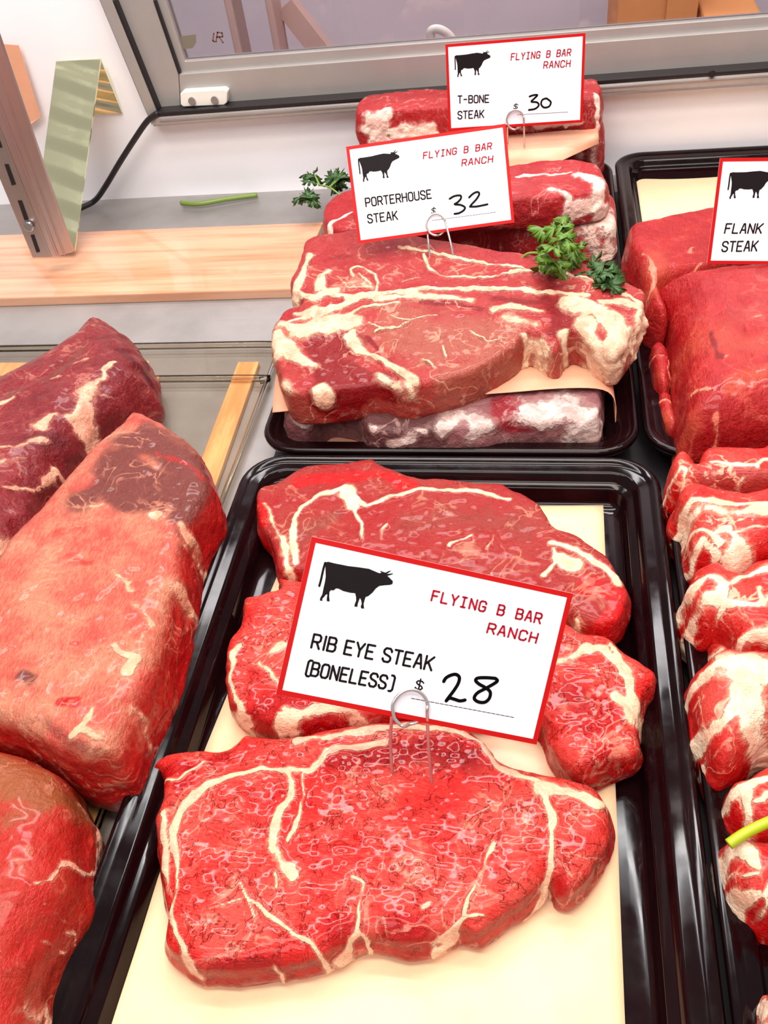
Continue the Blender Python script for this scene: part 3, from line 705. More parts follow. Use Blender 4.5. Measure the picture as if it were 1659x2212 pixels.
# bottom porterhouse, grey rind towards the viewer
meat('porterhouse_steak', M['aged'], [(x, y) for x, y in cb([(115, 850), (300, 600), (700, 560), (1200, 560), (1450, 620), (1465, 760), (1455, 905), (1400, 935), (1210, 930), (1100, 930), (900, 965), (600, 975), (470, 960), (430, 880), (300, 850), (230, 900), (180, 910)])],
     .017, .032, 'bottom porterhouse steak with grey mottled rind, under the drooping pink paper', 'steak', None, vox=.0013, R=.005, edge=.8, amp=.0022, bottom=.002, fine=.0008,
     fats=[(cb([(800, 850), (880, 800), (940, 860)]), 30, .75, .02), (cb([(1230, 800), (1330, 790), (1400, 860)]), 50, .95, .018), (cb([(1330, 900), (1420, 800)]), 30, .9, .02), (cb([(480, 880)]), 14, .9, .012), (cb([(1190, 880)]), 14, .95, .012), (cb([(560, 960), (640, 950)]), 12, .9, .004), (cb([(200, 880), (230, 850)]), 26, .8, .016), (cb([(680, 890)]), 9, .9, .012), (cb([(900, 830), (960, 890)]), 20, .8, .015)],
     deeps=[(cb([(1050, 780), (1140, 850)]), 40, 1, .02), (cb([(340, 860)]), 30, .8, .016), (cb([(1430, 950)]), 40, .7, .006)], browns=[(cb([(500, 850), (620, 900), (700, 930)]), 70, 1.1, .015), (cb([(480, 930)]), 50, 1, .01)], sidebrown=.25, seed=4, parts=[('fat_patch', (0,)), ('fat_rind', (1, 2))])
# top porterhouse
A_out = [(205, 140), (270, 118), (330, 108), (410, 98), (500, 96), (600, 104), (700, 124), (800, 140), (900, 156), (1000, 178), (1100, 188), (1200, 205), (1300, 218), (1400, 238), (1480, 264), (1560, 318), (1642, 362), (1632, 440), (1592, 530), (1548, 605), (1500, 632), (1445, 600), (1400, 560), (1340, 540), (1296, 560), (1276, 610), (1240, 600), (1200, 560), (1140, 548), (1085, 605), (1010, 660), (920, 710), (830, 740), (700, 770), (600, 785), (540, 770), (400, 782), (240, 800), (150, 795), (110, 750), (82, 660), (62, 560), (82, 490), (125, 430), (190, 405), (150, 345), (140, 305), (172, 235), (195, 165)]
zA = lambda y: .060-.018*(y-100)/700
meat('porterhouse_steak', M['porter'], [p+(zA(q[1]),) for p, q in zip(cb(A_out), A_out)], .05, .026, 'large porterhouse steak with white bone and crumbly fat, topmost below the porterhouse price card', 'steak', None,
     warp=.5, vox=.0011, R=.004, edge=.82, amp=.0013, fine=.0005, smooth=3, fatlift=.0020, bulge=.001,
     fats=[(cb([(215, 140), (182, 230), (155, 300), (240, 330), (330, 300)]), 12, 1), (cb([(260, 290), (270, 235), (300, 210)]), 12, 1), (cb([(270, 285), (310, 320), (400, 325), (500, 308), (512, 262), (482, 212), (425, 195), (382, 210), (400, 240)]), 5, .9), (cb([(330, 280), (430, 260), (480, 290)]), 14, .5),
           (cb([(380, 332), (500, 316), (700, 297), (900, 290), (1100, 296), (1300, 310), (1400, 322)]), 8, 1), (cb([(125, 440), (200, 412), (330, 372), (430, 335), (600, 326), (800, 328), (900, 338)]), 10, 1), (cb([(115, 450), (200, 480), (330, 440), (420, 425)]), 26, 1), (cb([(100, 540), (180, 600), (230, 620)]), 20, 1), (cb([(380, 500), (420, 560), (520, 600), (600, 650), (670, 690)]), 12, 1), (cb([(400, 480), (390, 530)]), 8, .9), (cb([(360, 412), (450, 372), (600, 347)]), 5, .85),
           (cb([(1340, 352), (1450, 400), (1530, 480), (1500, 590)]), 26, 1), (cb([(1400, 440), (1450, 560)]), 22, 1), (cb([(1460, 342), (1560, 350), (1635, 368), (1620, 450), (1570, 560)]), 12, 1), (cb([(1000, 382), (1080, 366), (1200, 388)]), 11, .95), (cb([(1040, 420), (1180, 450)]), 18, .62), (cb([(1130, 490), (1200, 500), (1240, 560), (1265, 600)]), 9, 1), (cb([(1300, 480), (1320, 540)]), 12, .85),
           (cb([(600, 106), (800, 144), (1000, 182), (1200, 210), (1400, 243), (1520, 292), (1630, 352)]), 5, 1), (cb([(700, 140), (722, 200), (765, 225), (830, 236), (1000, 238), (1100, 215), (1180, 208)]), 5, .85), (cb([(500, 480), (570, 460)]), 4, .8), (cb([(780, 540), (800, 590)]), 3, .7), (cb([(560, 410), (650, 430), (760, 405)]), 3, .7), (cb([(610, 260), (690, 240)]), 3, .6), (cb([(850, 370)]), 6, .9),
           (cb([(240, 700), (280, 770)]), 16, .95, .042), (cb([(100, 680), (130, 740)]), 22, .55, .038), (cb([(500, 640), (600, 700), (660, 740)]), 16, .75, .046), (cb([(150, 380), (220, 370)]), 18, .9, .05), (cb([(85, 480), (90, 580)]), 16, .8), (cb([(330, 235), (380, 290), (470, 285)]), 3, .9), (cb([(420, 225), (480, 270)]), 3, .8), (cb([(470, 440), (560, 470), (640, 440)]), 3, .8), (cb([(900, 480), (980, 520), (1060, 500)]), 2.5, .7), (cb([(700, 600), (760, 640)]), 2.5, .7)],
     deeps=[(cb([(310, 530), (285, 620), (380, 690)]), 50, 1.3), (cb([(300, 740), (430, 720), (510, 690)]), 42, 1.2, .044), (cb([(360, 640), (440, 680)]), 30, 1.2), (cb([(700, 350), (850, 352), (940, 372)]), 9, 1), (cb([(1220, 340), (1290, 400), (1280, 470)]), 24, 1), (cb([(1000, 330), (1180, 350), (1330, 340)]), 10, .9), (cb([(290, 160), (400, 140)]), 16, .5), (cb([(460, 500), (540, 590), (600, 640)]), 7, .9), (cb([(1150, 560), (1180, 600)]), 18, .6), (cb([(1580, 540), (1550, 600)]), 5, 1, .05)],
     browns=[(cb([(355, 425), (480, 372), (650, 347), (800, 352), (950, 372)]), 4, 1.2), (cb([(600, 480), (800, 520), (1000, 520)]), 90, .9), (cb([(950, 620), (800, 680)]), 50, .7), (cb([(820, 720), (980, 660)]), 30, .8, .04), (cb([(330, 520)]), 25, .6), (cb([(125, 437), (180, 490)]), 3, 1.3), (cb([(190, 512), (240, 530)]), 5, 1.3)], sidebrown=.55, seed=5, parts=[('bone', (0, 4, 5, 6, 7)), ('fat_flap', (11, 12, 13))])
# stack behind: two porterhouses
meat('porterhouse_steak', M['porterback'], [(700, 520), (715, 480), (780, 455), (900, 470), (1100, 470), (1235, 452), (1318, 466), (1328, 510), (1318, 545), (1200, 545), (1000, 548), (800, 545), (725, 545)], .024, .044, 'lower steak of the pair behind the porterhouse price card, white bone end at right', 'steak', None,
     vox=.0014, R=.006, edge=.8, amp=.002, bottom=.002,
     fats=[([(1240, 462), (1300, 470), (1320, 490)], 22, 1), ([(1250, 500), (1300, 560)], 30, .62, .03), ([(706, 530), (712, 490), (760, 462)], 5, 1), ([(1080, 500), (1200, 520)], 3, .7), ([(1040, 545), (1044, 590)], 4, .6, .03), ([(850, 560), (1010, 548)], 18, .55, .03)],
     deeps=[([(1100, 560), (1000, 575)], 30, .6, .025)], browns=[([(870, 560), (1000, 570)], 30, .9, .03)], sidedeep=.2, seed=6, parts=[('bone_end', (0,))])
meat('porterhouse_steak', M['porterback'], [(800, 400), (1000, 398), (1105, 388), (1160, 376), (1240, 374), (1292, 388), (1310, 420), (1313, 436), (1262, 452), (1100, 466), (900, 474), (790, 462)], .060, .026, 'upper porterhouse steak of the pair, peeking out right of the porterhouse price card', 'steak', None,
     vox=.0013, R=.005, edge=.8, amp=.0018, fine=.0007, fatlift=.001,
     fats=[([(1110, 388), (1165, 378), (1235, 376)], 4, 1), ([(1250, 385), (1295, 400), (1300, 440)], 16, 1), ([(1260, 430), (1180, 440), (1130, 455)], 9, .9), ([(1190, 415), (1230, 425)], 8, .8), ([(1290, 455), (1240, 465)], 14, .9, .055), ([(1150, 440), (1100, 460)], 4, .8)],
     deeps=[([(1240, 440)], 10, .8)], seed=7, parts=[('bone_end', (1, 4))])
# T-bone stack at the back
meat('t_bone_steak', M['porterback'], [(1000, 360), (1180, 350), (1294, 345), (1296, 315), (1290, 290), (1200, 285), (1000, 295), (800, 310), (790, 350), (850, 365)], .033, .062, 'lower bone-in steak at the back, dark side showing under the pink paper', 'steak', None,
     vox=.0015, R=.005, edge=.85, amp=.002, bottom=.002, fats=[([(1250, 345), (1245, 375)], 12, .7, .04), ([(1285, 330), (1285, 370)], 14, .6, .04), ([(1215, 330), (1210, 380)], 5, .6, .04)], browns=[([(1270, 350)], 30, .7, .04)], sidedeep=.5, seed=8)
E_out = [(770, 276), (775, 256), (792, 241), (832, 233), (920, 227), (1000, 226), (1150, 215), (1262, 204), (1286, 205), (1300, 222), (1298, 240), (1286, 250), (1200, 255), (1000, 268), (850, 275), (785, 279)]
meat('t_bone_steak', M['porterback'], E_out, .079, .030, 'topmost bone-in steak at the back against the white wall, behind the t-bone price card', 'steak', None,
     vox=.0012, R=.004, edge=.82, amp=.0014, fatlift=.001, fine=.0007,
     fats=[([(776, 275), (785, 255), (800, 246), (835, 240)], 12, 1), ([(790, 290), (860, 290), (930, 285)], 12, .95, .07), ([(850, 302), (940, 298)], 8, .9, .07), ([(850, 262), (960, 258)], 7, .6), ([(1288, 208), (1300, 230), (1297, 262)], 5, 1), ([(1120, 287), (1250, 272)], 6, .85, .078), ([(1150, 278)], 7, .8, .074), ([(1220, 282)], 6, .9, .07)],
     deeps=[([(850, 245), (960, 240)], 9, .6), ([(900, 285), (960, 280)], 7, .9), ([(1200, 290), (1250, 285)], 10, .8, .074)], browns=[([(818, 285)], 5, .9)], seed=9, parts=[('bone_end', (0,))])

# flank steaks
c4 = crop(1259, 300, 3.16)
meat('flank_steak', M['flank'], c4([(285, 740), (420, 708), (560, 676), (720, 645), (860, 612), (1100, 575), (1400, 540), (2000, 540), (2000, 975), (1264, 1000), (900, 1045), (700, 1075), (550, 1105), (530, 1170), (570, 1290), (535, 1320), (470, 1300), (415, 1270), (420, 1200), (370, 1110), (335, 1000), (300, 925), (270, 860)]), .032, .045, 'rear fold of flank steak lying under the flank price card', 'steak', 'flank steaks',
     vox=.0014, R=.010, edge=.6, amp=.002, bottom=.0015, fats=[(c4([(400, 790), (470, 850), (480, 960), (430, 1060)]), 5, .8), (c4([(740, 800), (765, 770)]), 5, .9), (c4([(620, 960), (800, 850)]), 4, .7), (c4([(380, 1000), (420, 1100)]), 8, .5)], browns=[(c4([(520, 800), (480, 1000)]), 30, .7), (c4([(900, 900), (1100, 900)]), 40, .6)], seed=10)
meat('flank_steak', M['flank'], c4([(470, 1130), (560, 1090), (700, 1060), (900, 1030), (1264, 985), (2000, 960), (2000, 2060), (1264, 2050), (1000, 2080), (800, 2080), (690, 2040), (650, 1930), (645, 1700), (622, 1500), (600, 1350), (565, 1230)]), .034, .060, 'big folded red flank steak with a rounded front edge in the right hand tray', 'steak', 'flank steaks',
     vox=.0014, R=.03, edge=.42, amp=.0018, bottom=.0015, ridge=(85, .0006, 110), fats=[(c4([(780, 1630), (850, 1680)]), 5, .9), (c4([(950, 1495)]), 5, .95), (c4([(955, 1620)]), 4, .9), (c4([(930, 1780), (965, 1830), (950, 2020)]), 4, .7), (c4([(1150, 1240), (1190, 1230)]), 6, .7), (c4([(790, 1800), (780, 2000)]), 4, .5)],
     browns=[(c4([(800, 1300), (1000, 1400), (1200, 1400)]), 70, .55), (c4([(720, 1780)]), 25, .8), (c4([(1000, 1680), (1264, 1600)]), 20, .8)], deeps=[(c4([(880, 1300), (930, 1500)]), 7, .7), (c4([(530, 1150), (600, 1330)]), 7, .9), (c4([(850, 2030), (1264, 2000)]), 30, .7)], sidedeep=.4, seed=11)
meat('flank_trimming', M['flank'], c4([(445, 1500), (480, 1465), (540, 1475), (590, 1540), (600, 1700), (560, 1780), (480, 1730), (455, 1620)]), .016, .026, 'small oval end of meat tucked beside the flank steak against the tray rim', 'meat', None, vox=.0012, R=.006, edge=.5, bottom=.0015,
     fats=[(c4([(470, 1480), (560, 1500), (592, 1600), (590, 1720)]), 3, .8)], browns=[(c4([(510, 1600)]), 30, .5)], seed=12)
meat('flank_trimming', M['flank'], c4([(495, 1790), (540, 1770), (610, 1790), (640, 1900), (670, 2040), (600, 2040), (530, 1970), (500, 1880)]), .012, .02, 'wet brownish scrap of meat at the front corner of the flank tray', 'meat', None, vox=.0012, R=.008, edge=.4, bottom=.0015,
     fats=[(c4([(520, 1780), (590, 1800)]), 6, .6)], browns=[(c4([(560, 1900)]), 40, .7)], seed=13)

# left: tenderloin and roasts
cl = crop(0, 600, 2.676); cm = crop(0, 1200, 2.185)
meat('beef_tenderloin', M['tender'], cl([(-250, 830), (0, 690), (60, 655), (200, 575), (330, 500), (430, 430), (490, 365), (560, 322), (630, 305), (690, 340), (770, 388), (806, 412), (815, 450), (862, 490), (880, 570), (870, 610), (890, 665), (830, 705), (760, 775), (640, 860), (520, 970), (420, 1105), (300, 1245), (245, 1310), (250, 1400), (235, 1480), (185, 1520), (180, 1580), (130, 1660), (60, 1760), (0, 1830), (-250, 1950)]), .029, .052, 'dark red whole tenderloin with pale fat streaks, farthest of the big cuts on the left', 'meat', None,
     vox=.0013, R=.030, edge=.38, amp=.0028, ascale=22, bottom=.0035, fine=.0006, ridge=(48, .0016, 70),
     fats=[(cl([(665, 480), (640, 520), (590, 565), (520, 620)]), 7, 1), (cl([(520, 620), (460, 690), (400, 775)]), 15, 1), (cl([(470, 700), (430, 790)]), 14, .9), (cl([(330, 790), (260, 840), (220, 870)]), 7, .8), (cl([(0, 755), (90, 708)]), 5, .9), (cl([(300, 590), (340, 575)]), 6, .7), (cl([(640, 700), (800, 640)]), 2.5, .7), (cl([(0, 1205), (150, 1112), (250, 1010), (380, 960)]), 4, .85), (cl([(0, 1010), (120, 990), (230, 925)]), 8, .65), (cl([(0, 1090), (80, 1060), (130, 1030)]), 6, .6), (cl([(150, 1330), (200, 1280), (280, 1230), (380, 1170)]), 4, .7), (cl([(470, 980), (530, 920)]), 6, .8), (cl([(-50, 1500), (60, 1460), (220, 1440)]), 16, 1), (cl([(30, 1540), (170, 1480)]), 12, .9), (cl([(560, 820), (700, 730)]), 8, .55), (cl([(440, 500), (520, 480)]), 6, .55), (cl([(540, 650), (640, 620)]), 3, .6), (cl([(0, 1700), (60, 1760)]), 4, .5)],
     deeps=[(cl([(700, 400), (780, 440)]), 20, .5), (cl([(300, 890), (220, 930)]), 25, .6), (cl([(860, 560)]), 10, .8)], browns=[(cl([(100, 680), (330, 560), (480, 420)]), 16, .6), (cl([(200, 1350), (300, 1100)]), 40, .4)], seed=14, parts=[('fat_end', (12, 13)), ('fat_streak', (0, 1, 2))])
L2 = cl([(740, 1020), (820, 925), (900, 930), (1000, 985), (1080, 1048), (1180, 1118), (1242, 1220), (1285, 1380), (1245, 1480), (1185, 1580), (1150, 1700), (1130, 1850)])+cm([(880, 350), (850, 470), (785, 680), (705, 850), (640, 1050), (560, 1085), (450, 1095), (340, 1058), (150, 952), (0, 905), (-200, 830), (-200, 480), (0, 330), (40, 240)])+cl([(50, 1850), (130, 1700), (250, 1560), (350, 1430), (480, 1280), (620, 1140)])
meat('beef_roast', M['roast'], L2, .030, .056, 'big pinkish beef roast with a brown far end, in the middle on the left', 'meat', None,
     vox=.0014, R=.012, edge=.76, amp=.0024, ascale=24, bottom=.0035, fine=.0006, ridge=(60, .0006, 120),
     fats=[(cl([(900, 1392)]), 17, 1.4), (cl([(530, 1340), (590, 1330)]), 6, .8), (cm([(540, 450), (580, 490), (640, 500), (600, 570)]), 12, .75), (cm([(440, 740), (400, 820), (360, 870)]), 10, .8), (cm([(400, 850), (470, 880)]), 14, .6), (cm([(785, 650), (745, 740)]), 7, .9), (cm([(570, 90), (600, 140), (640, 190)]), 7, .7), (cm([(640, 260), (720, 330)]), 12, .5), (cl([(1050, 1430), (1100, 1500)]), 10, .6), (cm([(860, 110), (890, 170)]), 22, .7), (cm([(620, 700), (640, 850)]), 5, .5)],
     browns=[(cl([(830, 970), (1000, 1050), (1150, 1180), (1230, 1330)]), 64, 1.05), (cl([(700, 1100), (900, 1180), (1100, 1300)]), 60, 1.05), (cl([(480, 1300), (590, 1215), (750, 1280), (1000, 1340), (1110, 1400)]), 40, 1.05), (cl([(640, 1130), (760, 1020)]), 50, .8), (cl([(1200, 1400), (1150, 1520)]), 40, 1), (cm([(130, 600)]), 16, .9), (cm([(200, 800), (350, 900), (520, 1020)]), 14, .5)],
     deeps=[(cm([(310, 710), (370, 705)]), 12, 1), (cl([(330, 1500), (480, 1460)]), 30, .45), (cm([(350, 430), (390, 430)]), 5, .8), (cm([(330, 20), (450, 40)]), 14, .5), (cl([(900, 1040), (1050, 1080), (1180, 1150)]), 12, .5), (cm([(700, 300), (720, 420), (800, 500)]), 40, .4)], sidedeep=.8, seed=15)
meat('beef_round', M['roundroast'], cm([(-200, 970), (0, 950), (150, 978), (280, 1050), (345, 1090), (370, 1180), (412, 1240), (402, 1350), (392, 1500), (382, 1640), (330, 1750), (262, 1900), (222, 2050), (182, 2200), (140, 2400), (-200, 2400)]), .030, .054, 'red beef cut with brown top end and thin white seam at lower left corner', 'meat', None,
     vox=.0014, R=.022, edge=.45, amp=.002, bottom=.0035, fine=.0004, ridge=(70, .0008, 90),
     fats=[(cm([(290, 1040), (345, 1115), (332, 1200), (292, 1310), (242, 1420), (150, 1530)]), 4, .95), (cm([(285, 1045), (330, 1080)]), 6, 1), (cm([(372, 1195), (398, 1205), (380, 1250)]), 6, .9), (cm([(155, 1890), (105, 2000), (60, 2100)]), 10, .75), (cm([(140, 1430), (150, 1390)]), 6, .7), (cm([(110, 1735), (130, 1740)]), 4, .9), (cm([(190, 1700), (210, 1600)]), 3, .6)],
     browns=[(cm([(-100, 1030), (60, 1060), (200, 1110)]), 50, 1), (cm([(150, 1200), (60, 1250)]), 35, .5)], deeps=[(cm([(330, 1350), (350, 1550), (280, 1750)]), 24, .6)], sidedeep=.4, seed=16)

# chops at the lower right
ca = crop(1430, 980, 4.253); cc = crop(1430, 1400, 2.725)
GC = 'fatty chops in the lower right tray'
meat('meat_chop', M['lamb'], ca([(45, 280), (65, 200), (110, 148), (160, 138), (215, 170), (252, 205), (258, 262), (300, 250), (308, 190), (340, 142), (400, 118), (640, 122), (830, 128), (910, 85), (1000, 72), (1900, 68), (1900, 420), (900, 440), (480, 440), (300, 440), (140, 440), (80, 420), (55, 350)]), .028, .036, 'farthest chop in the lower right tray with a round red knob at its left end', 'chop', GC, fatw=1.05, vox=.0012, R=.006, edge=.75, amp=.0014, bottom=.002,
     fats=[(ca([(470, 118), (640, 124), (830, 130), (910, 88), (1000, 75)]), 4, 1), (ca([(80, 190), (150, 145), (220, 190), (230, 280), (100, 400), (70, 330)]), 5, .8), (ca([(250, 260), (330, 320), (420, 370)]), 9, .9), (ca([(580, 300), (650, 350), (720, 340)]), 5, .8), (ca([(420, 200)]), 4, .8), (ca([(840, 155)]), 4, .9), (ca([(480, 410), (900, 400)]), 9, .85), (ca([(660, 260), (740, 200)]), 3, .6)],
     deeps=[(ca([(130, 230)]), 12, 1), (ca([(100, 320)]), 12, .9), (ca([(210, 390), (330, 370)]), 8, .7)], browns=[(ca([(450, 250), (700, 220), (900, 250)]), 30, .8)], sidedeep=.3, seed=17)
meat('meat_chop', M['lamb'], ca([(90, 610), (118, 525), (170, 448), (300, 440), (480, 462), (700, 482), (974, 464), (1900, 455), (1900, 1040), (974, 1062), (870, 1086), (780, 1100), (640, 1180), (500, 1130), (430, 1088), (330, 1092), (240, 1052), (200, 930), (198, 820), (205, 735), (110, 655)]), .028, .038, 'second chop from the back with a broad smooth pink band and cream fat flap', 'chop', GC, fatw=1.3, vox=.0012, R=.010, edge=.55, amp=.003, ascale=40, bottom=.002,
     fats=[(ca([(150, 560), (400, 545), (700, 560), (1000, 540)]), 17, .66), (ca([(150, 500), (300, 460), (600, 480), (974, 490)]), 7, .9), (ca([(285, 680), (420, 740), (550, 812)]), 5, .9), (ca([(500, 750), (620, 700), (680, 800), (660, 860)]), 6, .9), (ca([(215, 890), (340, 800), (560, 872)]), 6, .95), (ca([(370, 930), (350, 1050)]), 5, .9), (ca([(400, 990), (460, 920), (540, 900)]), 5, .9), (ca([(760, 900), (900, 960), (1050, 930)]), 24, 1.05), (ca([(780, 1060), (880, 1050)]), 12, 1), (ca([(600, 920), (700, 980), (760, 1080)]), 7, .7), (ca([(690, 730), (974, 690)]), 4, .7)],
     deeps=[(ca([(470, 1010), (560, 1060), (680, 1120)]), 22, 1.1), (ca([(560, 960)]), 16, 1.1), (ca([(260, 900)]), 16, .6)], sidedeep=.7, seed=18, parts=[('fat_flap', (7, 8))])
meat('meat_chop', M['lamb'], ca([(190, 1240), (262, 1175), (420, 1118), (540, 1145), (600, 1205), (650, 1212), (720, 1135), (870, 1096), (1900, 1060), (1900, 1900), (900, 1900), (820, 1890), (720, 1930), (650, 1880), (610, 1790), (520, 1720), (470, 1690), (380, 1712), (325, 1690), (230, 1600), (190, 1512), (148, 1440), (155, 1370), (190, 1310)]), .026, .040, 'middle chop with a round fat-capped knob at left and marbled centre', 'chop', GC, fatw=1.3, vox=.0012, R=.012, edge=.5, amp=.0032, ascale=38, bottom=.002,
     fats=[(ca([(230, 1215), (420, 1145), (520, 1180), (570, 1230)]), 12, 1), (ca([(540, 1280), (500, 1350), (440, 1360)]), 13, 1), (ca([(180, 1465), (260, 1475), (350, 1430), (310, 1400)]), 9, 1), (ca([(420, 1615), (480, 1605)]), 9, 1), (ca([(340, 1700), (440, 1690)]), 4, .8), (ca([(640, 1222), (720, 1155), (870, 1108), (1100, 1066)]), 8, 1), (ca([(560, 1420), (600, 1378), (720, 1400), (860, 1430), (910, 1400), (890, 1240)]), 6, .85), (ca([(600, 1760), (680, 1650), (850, 1620), (974, 1600), (1100, 1590)]), 8, .95), (ca([(720, 1820), (850, 1750), (950, 1700)]), 7, .85), (ca([(640, 1600), (620, 1700)]), 4, .7), (ca([(930, 1420), (1000, 1300)]), 8, .5)],
     deeps=[(ca([(230, 1390)]), 14, 1), (ca([(240, 1560), (360, 1650)]), 16, 1.1), (ca([(680, 1790), (800, 1720)]), 14, 1.1), (ca([(500, 1550), (540, 1680)]), 14, .9), (ca([(380, 1420), (430, 1500)]), 16, .6)], sidedeep=.8, seed=19, parts=[('fat_cap', (0, 1))])
meat('meat_chop', M['lamb'], ca([(350, 1720), (480, 1760), (620, 1830), (760, 1950), (900, 2050), (700, 2100), (560, 2060), (400, 1985), (385, 1850)]), .014, .022, 'small wedge of chop meat squeezed between the middle chop and the white-fatted one', 'chop', GC, fatw=1.3, vox=.0012, R=.008, edge=.6, amp=.002, bottom=.002,
     fats=[(ca([(360, 1730), (380, 1850)]), 5, .9), (ca([(480, 1860), (560, 1830), (600, 1880)]), 9, .6)], deeps=[(ca([(440, 1840), (520, 1950)]), 16, .7)], seed=20)
meat('meat_chop', M['lamb'], cc([(145, 240), (180, 190), (270, 122), (350, 90), (400, 100), (440, 108), (560, 100), (1050, 90), (1050, 590), (640, 595), (560, 640), (470, 720), (400, 770), (340, 785), (288, 760), (240, 640), (220, 572), (190, 540), (175, 420), (158, 320)]), .026, .040, 'large chop with a thick white fat cap in the lower right tray', 'chop', GC, fatw=1.3, vox=.0012, R=.012, edge=.5, amp=.0026, ascale=34, bottom=.002,
     fats=[(cc([(160, 225), (260, 142), (350, 102), (410, 150), (470, 240)]), 8, 1), (cc([(430, 130), (600, 170), (1050, 190)]), 27, 1.05), (cc([(480, 260), (500, 380), (560, 470), (700, 500)]), 24, 1.05), (cc([(430, 340), (340, 440), (250, 450), (190, 410)]), 8, .95), (cc([(260, 610), (300, 530)]), 5, .8), (cc([(230, 585), (252, 650)]), 7, .95), (cc([(340, 540), (420, 520)]), 4, .6), (cc([(560, 620), (480, 690), (350, 775)]), 4, .7)],
     deeps=[(cc([(300, 690), (390, 730), (470, 690)]), 22, 1.1), (cc([(230, 520)]), 14, .8), (cc([(175, 300), (190, 400)]), 8, .7)], sidedeep=.7, seed=21, parts=[('fat_cap', (0, 1, 2))])
meat('meat_chop', M['lamb'], cc([(370, 832), (410, 806), (450, 800), (520, 742), (624, 705), (1050, 680), (1050, 1180), (560, 1170), (500, 1120), (450, 1100), (410, 1060), (380, 1000), (360, 920)]), .020, .030, 'red chop with thin fat seams under the green stem at the right edge', 'chop', GC, fatw=1.3, vox=.0012, R=.010, edge=.55, amp=.0026, ascale=40, bottom=.002,
     fats=[(cc([(390, 872), (470, 842), (560, 805), (720, 790)]), 6, .95), (cc([(510, 860), (492, 980), (530, 1050)]), 5, .85), (cc([(440, 1080), (520, 1050)]), 9, .8), (cc([(560, 930), (640, 900)]), 4, .6)], deeps=[(cc([(420, 960), (460, 1060)]), 16, .8), (cc([(560, 1120)]), 20, .8)], sidedeep=.7, seed=22)
meat('meat_chop', M['lamb'], cc([(345, 1182), (400, 1172), (480, 1170), (560, 1190), (1050, 1200), (1050, 1720), (624, 1690), (540, 1640), (450, 1550), (380, 1480), (360, 1400), (350, 1300)]), .022, .034, 'chop with layered white fat bands below the green stem', 'chop', GC, fatw=1.3, vox=.0012, R=.010, edge=.55, amp=.0024, ascale=36, bottom=.002,
     fats=[(cc([(380, 1200), (480, 1210), (530, 1260)]), 22, 1.05), (cc([(370, 1280), (500, 1330), (560, 1340)]), 6, .6), (cc([(362, 1375), (450, 1420), (560, 1430)]), 9, 1), (cc([(624, 1380), (600, 1480)]), 8, .7)], deeps=[(cc([(420, 1500), (500, 1570), (620, 1640)]), 24, 1.1), (cc([(600, 1240)]), 18, .7)], sidedeep=.8, seed=23, parts=[('fat_cap', (0,))])
meat('meat_chop', M['lamb'], cc([(548, 2140), (590, 2065), (640, 2040), (1050, 2015), (1050, 2420), (580, 2420), (545, 2260)]), .018, .030, 'pinkish chop end in the bottom right corner', 'chop', GC, fatw=1.3, vox=.0012, R=.010, edge=.55, amp=.002, bottom=.002, fats=[(cc([(560, 2140), (600, 2080), (640, 2050)]), 8, .8), (cc([(600, 2180)]), 14, .6)], seed=24)

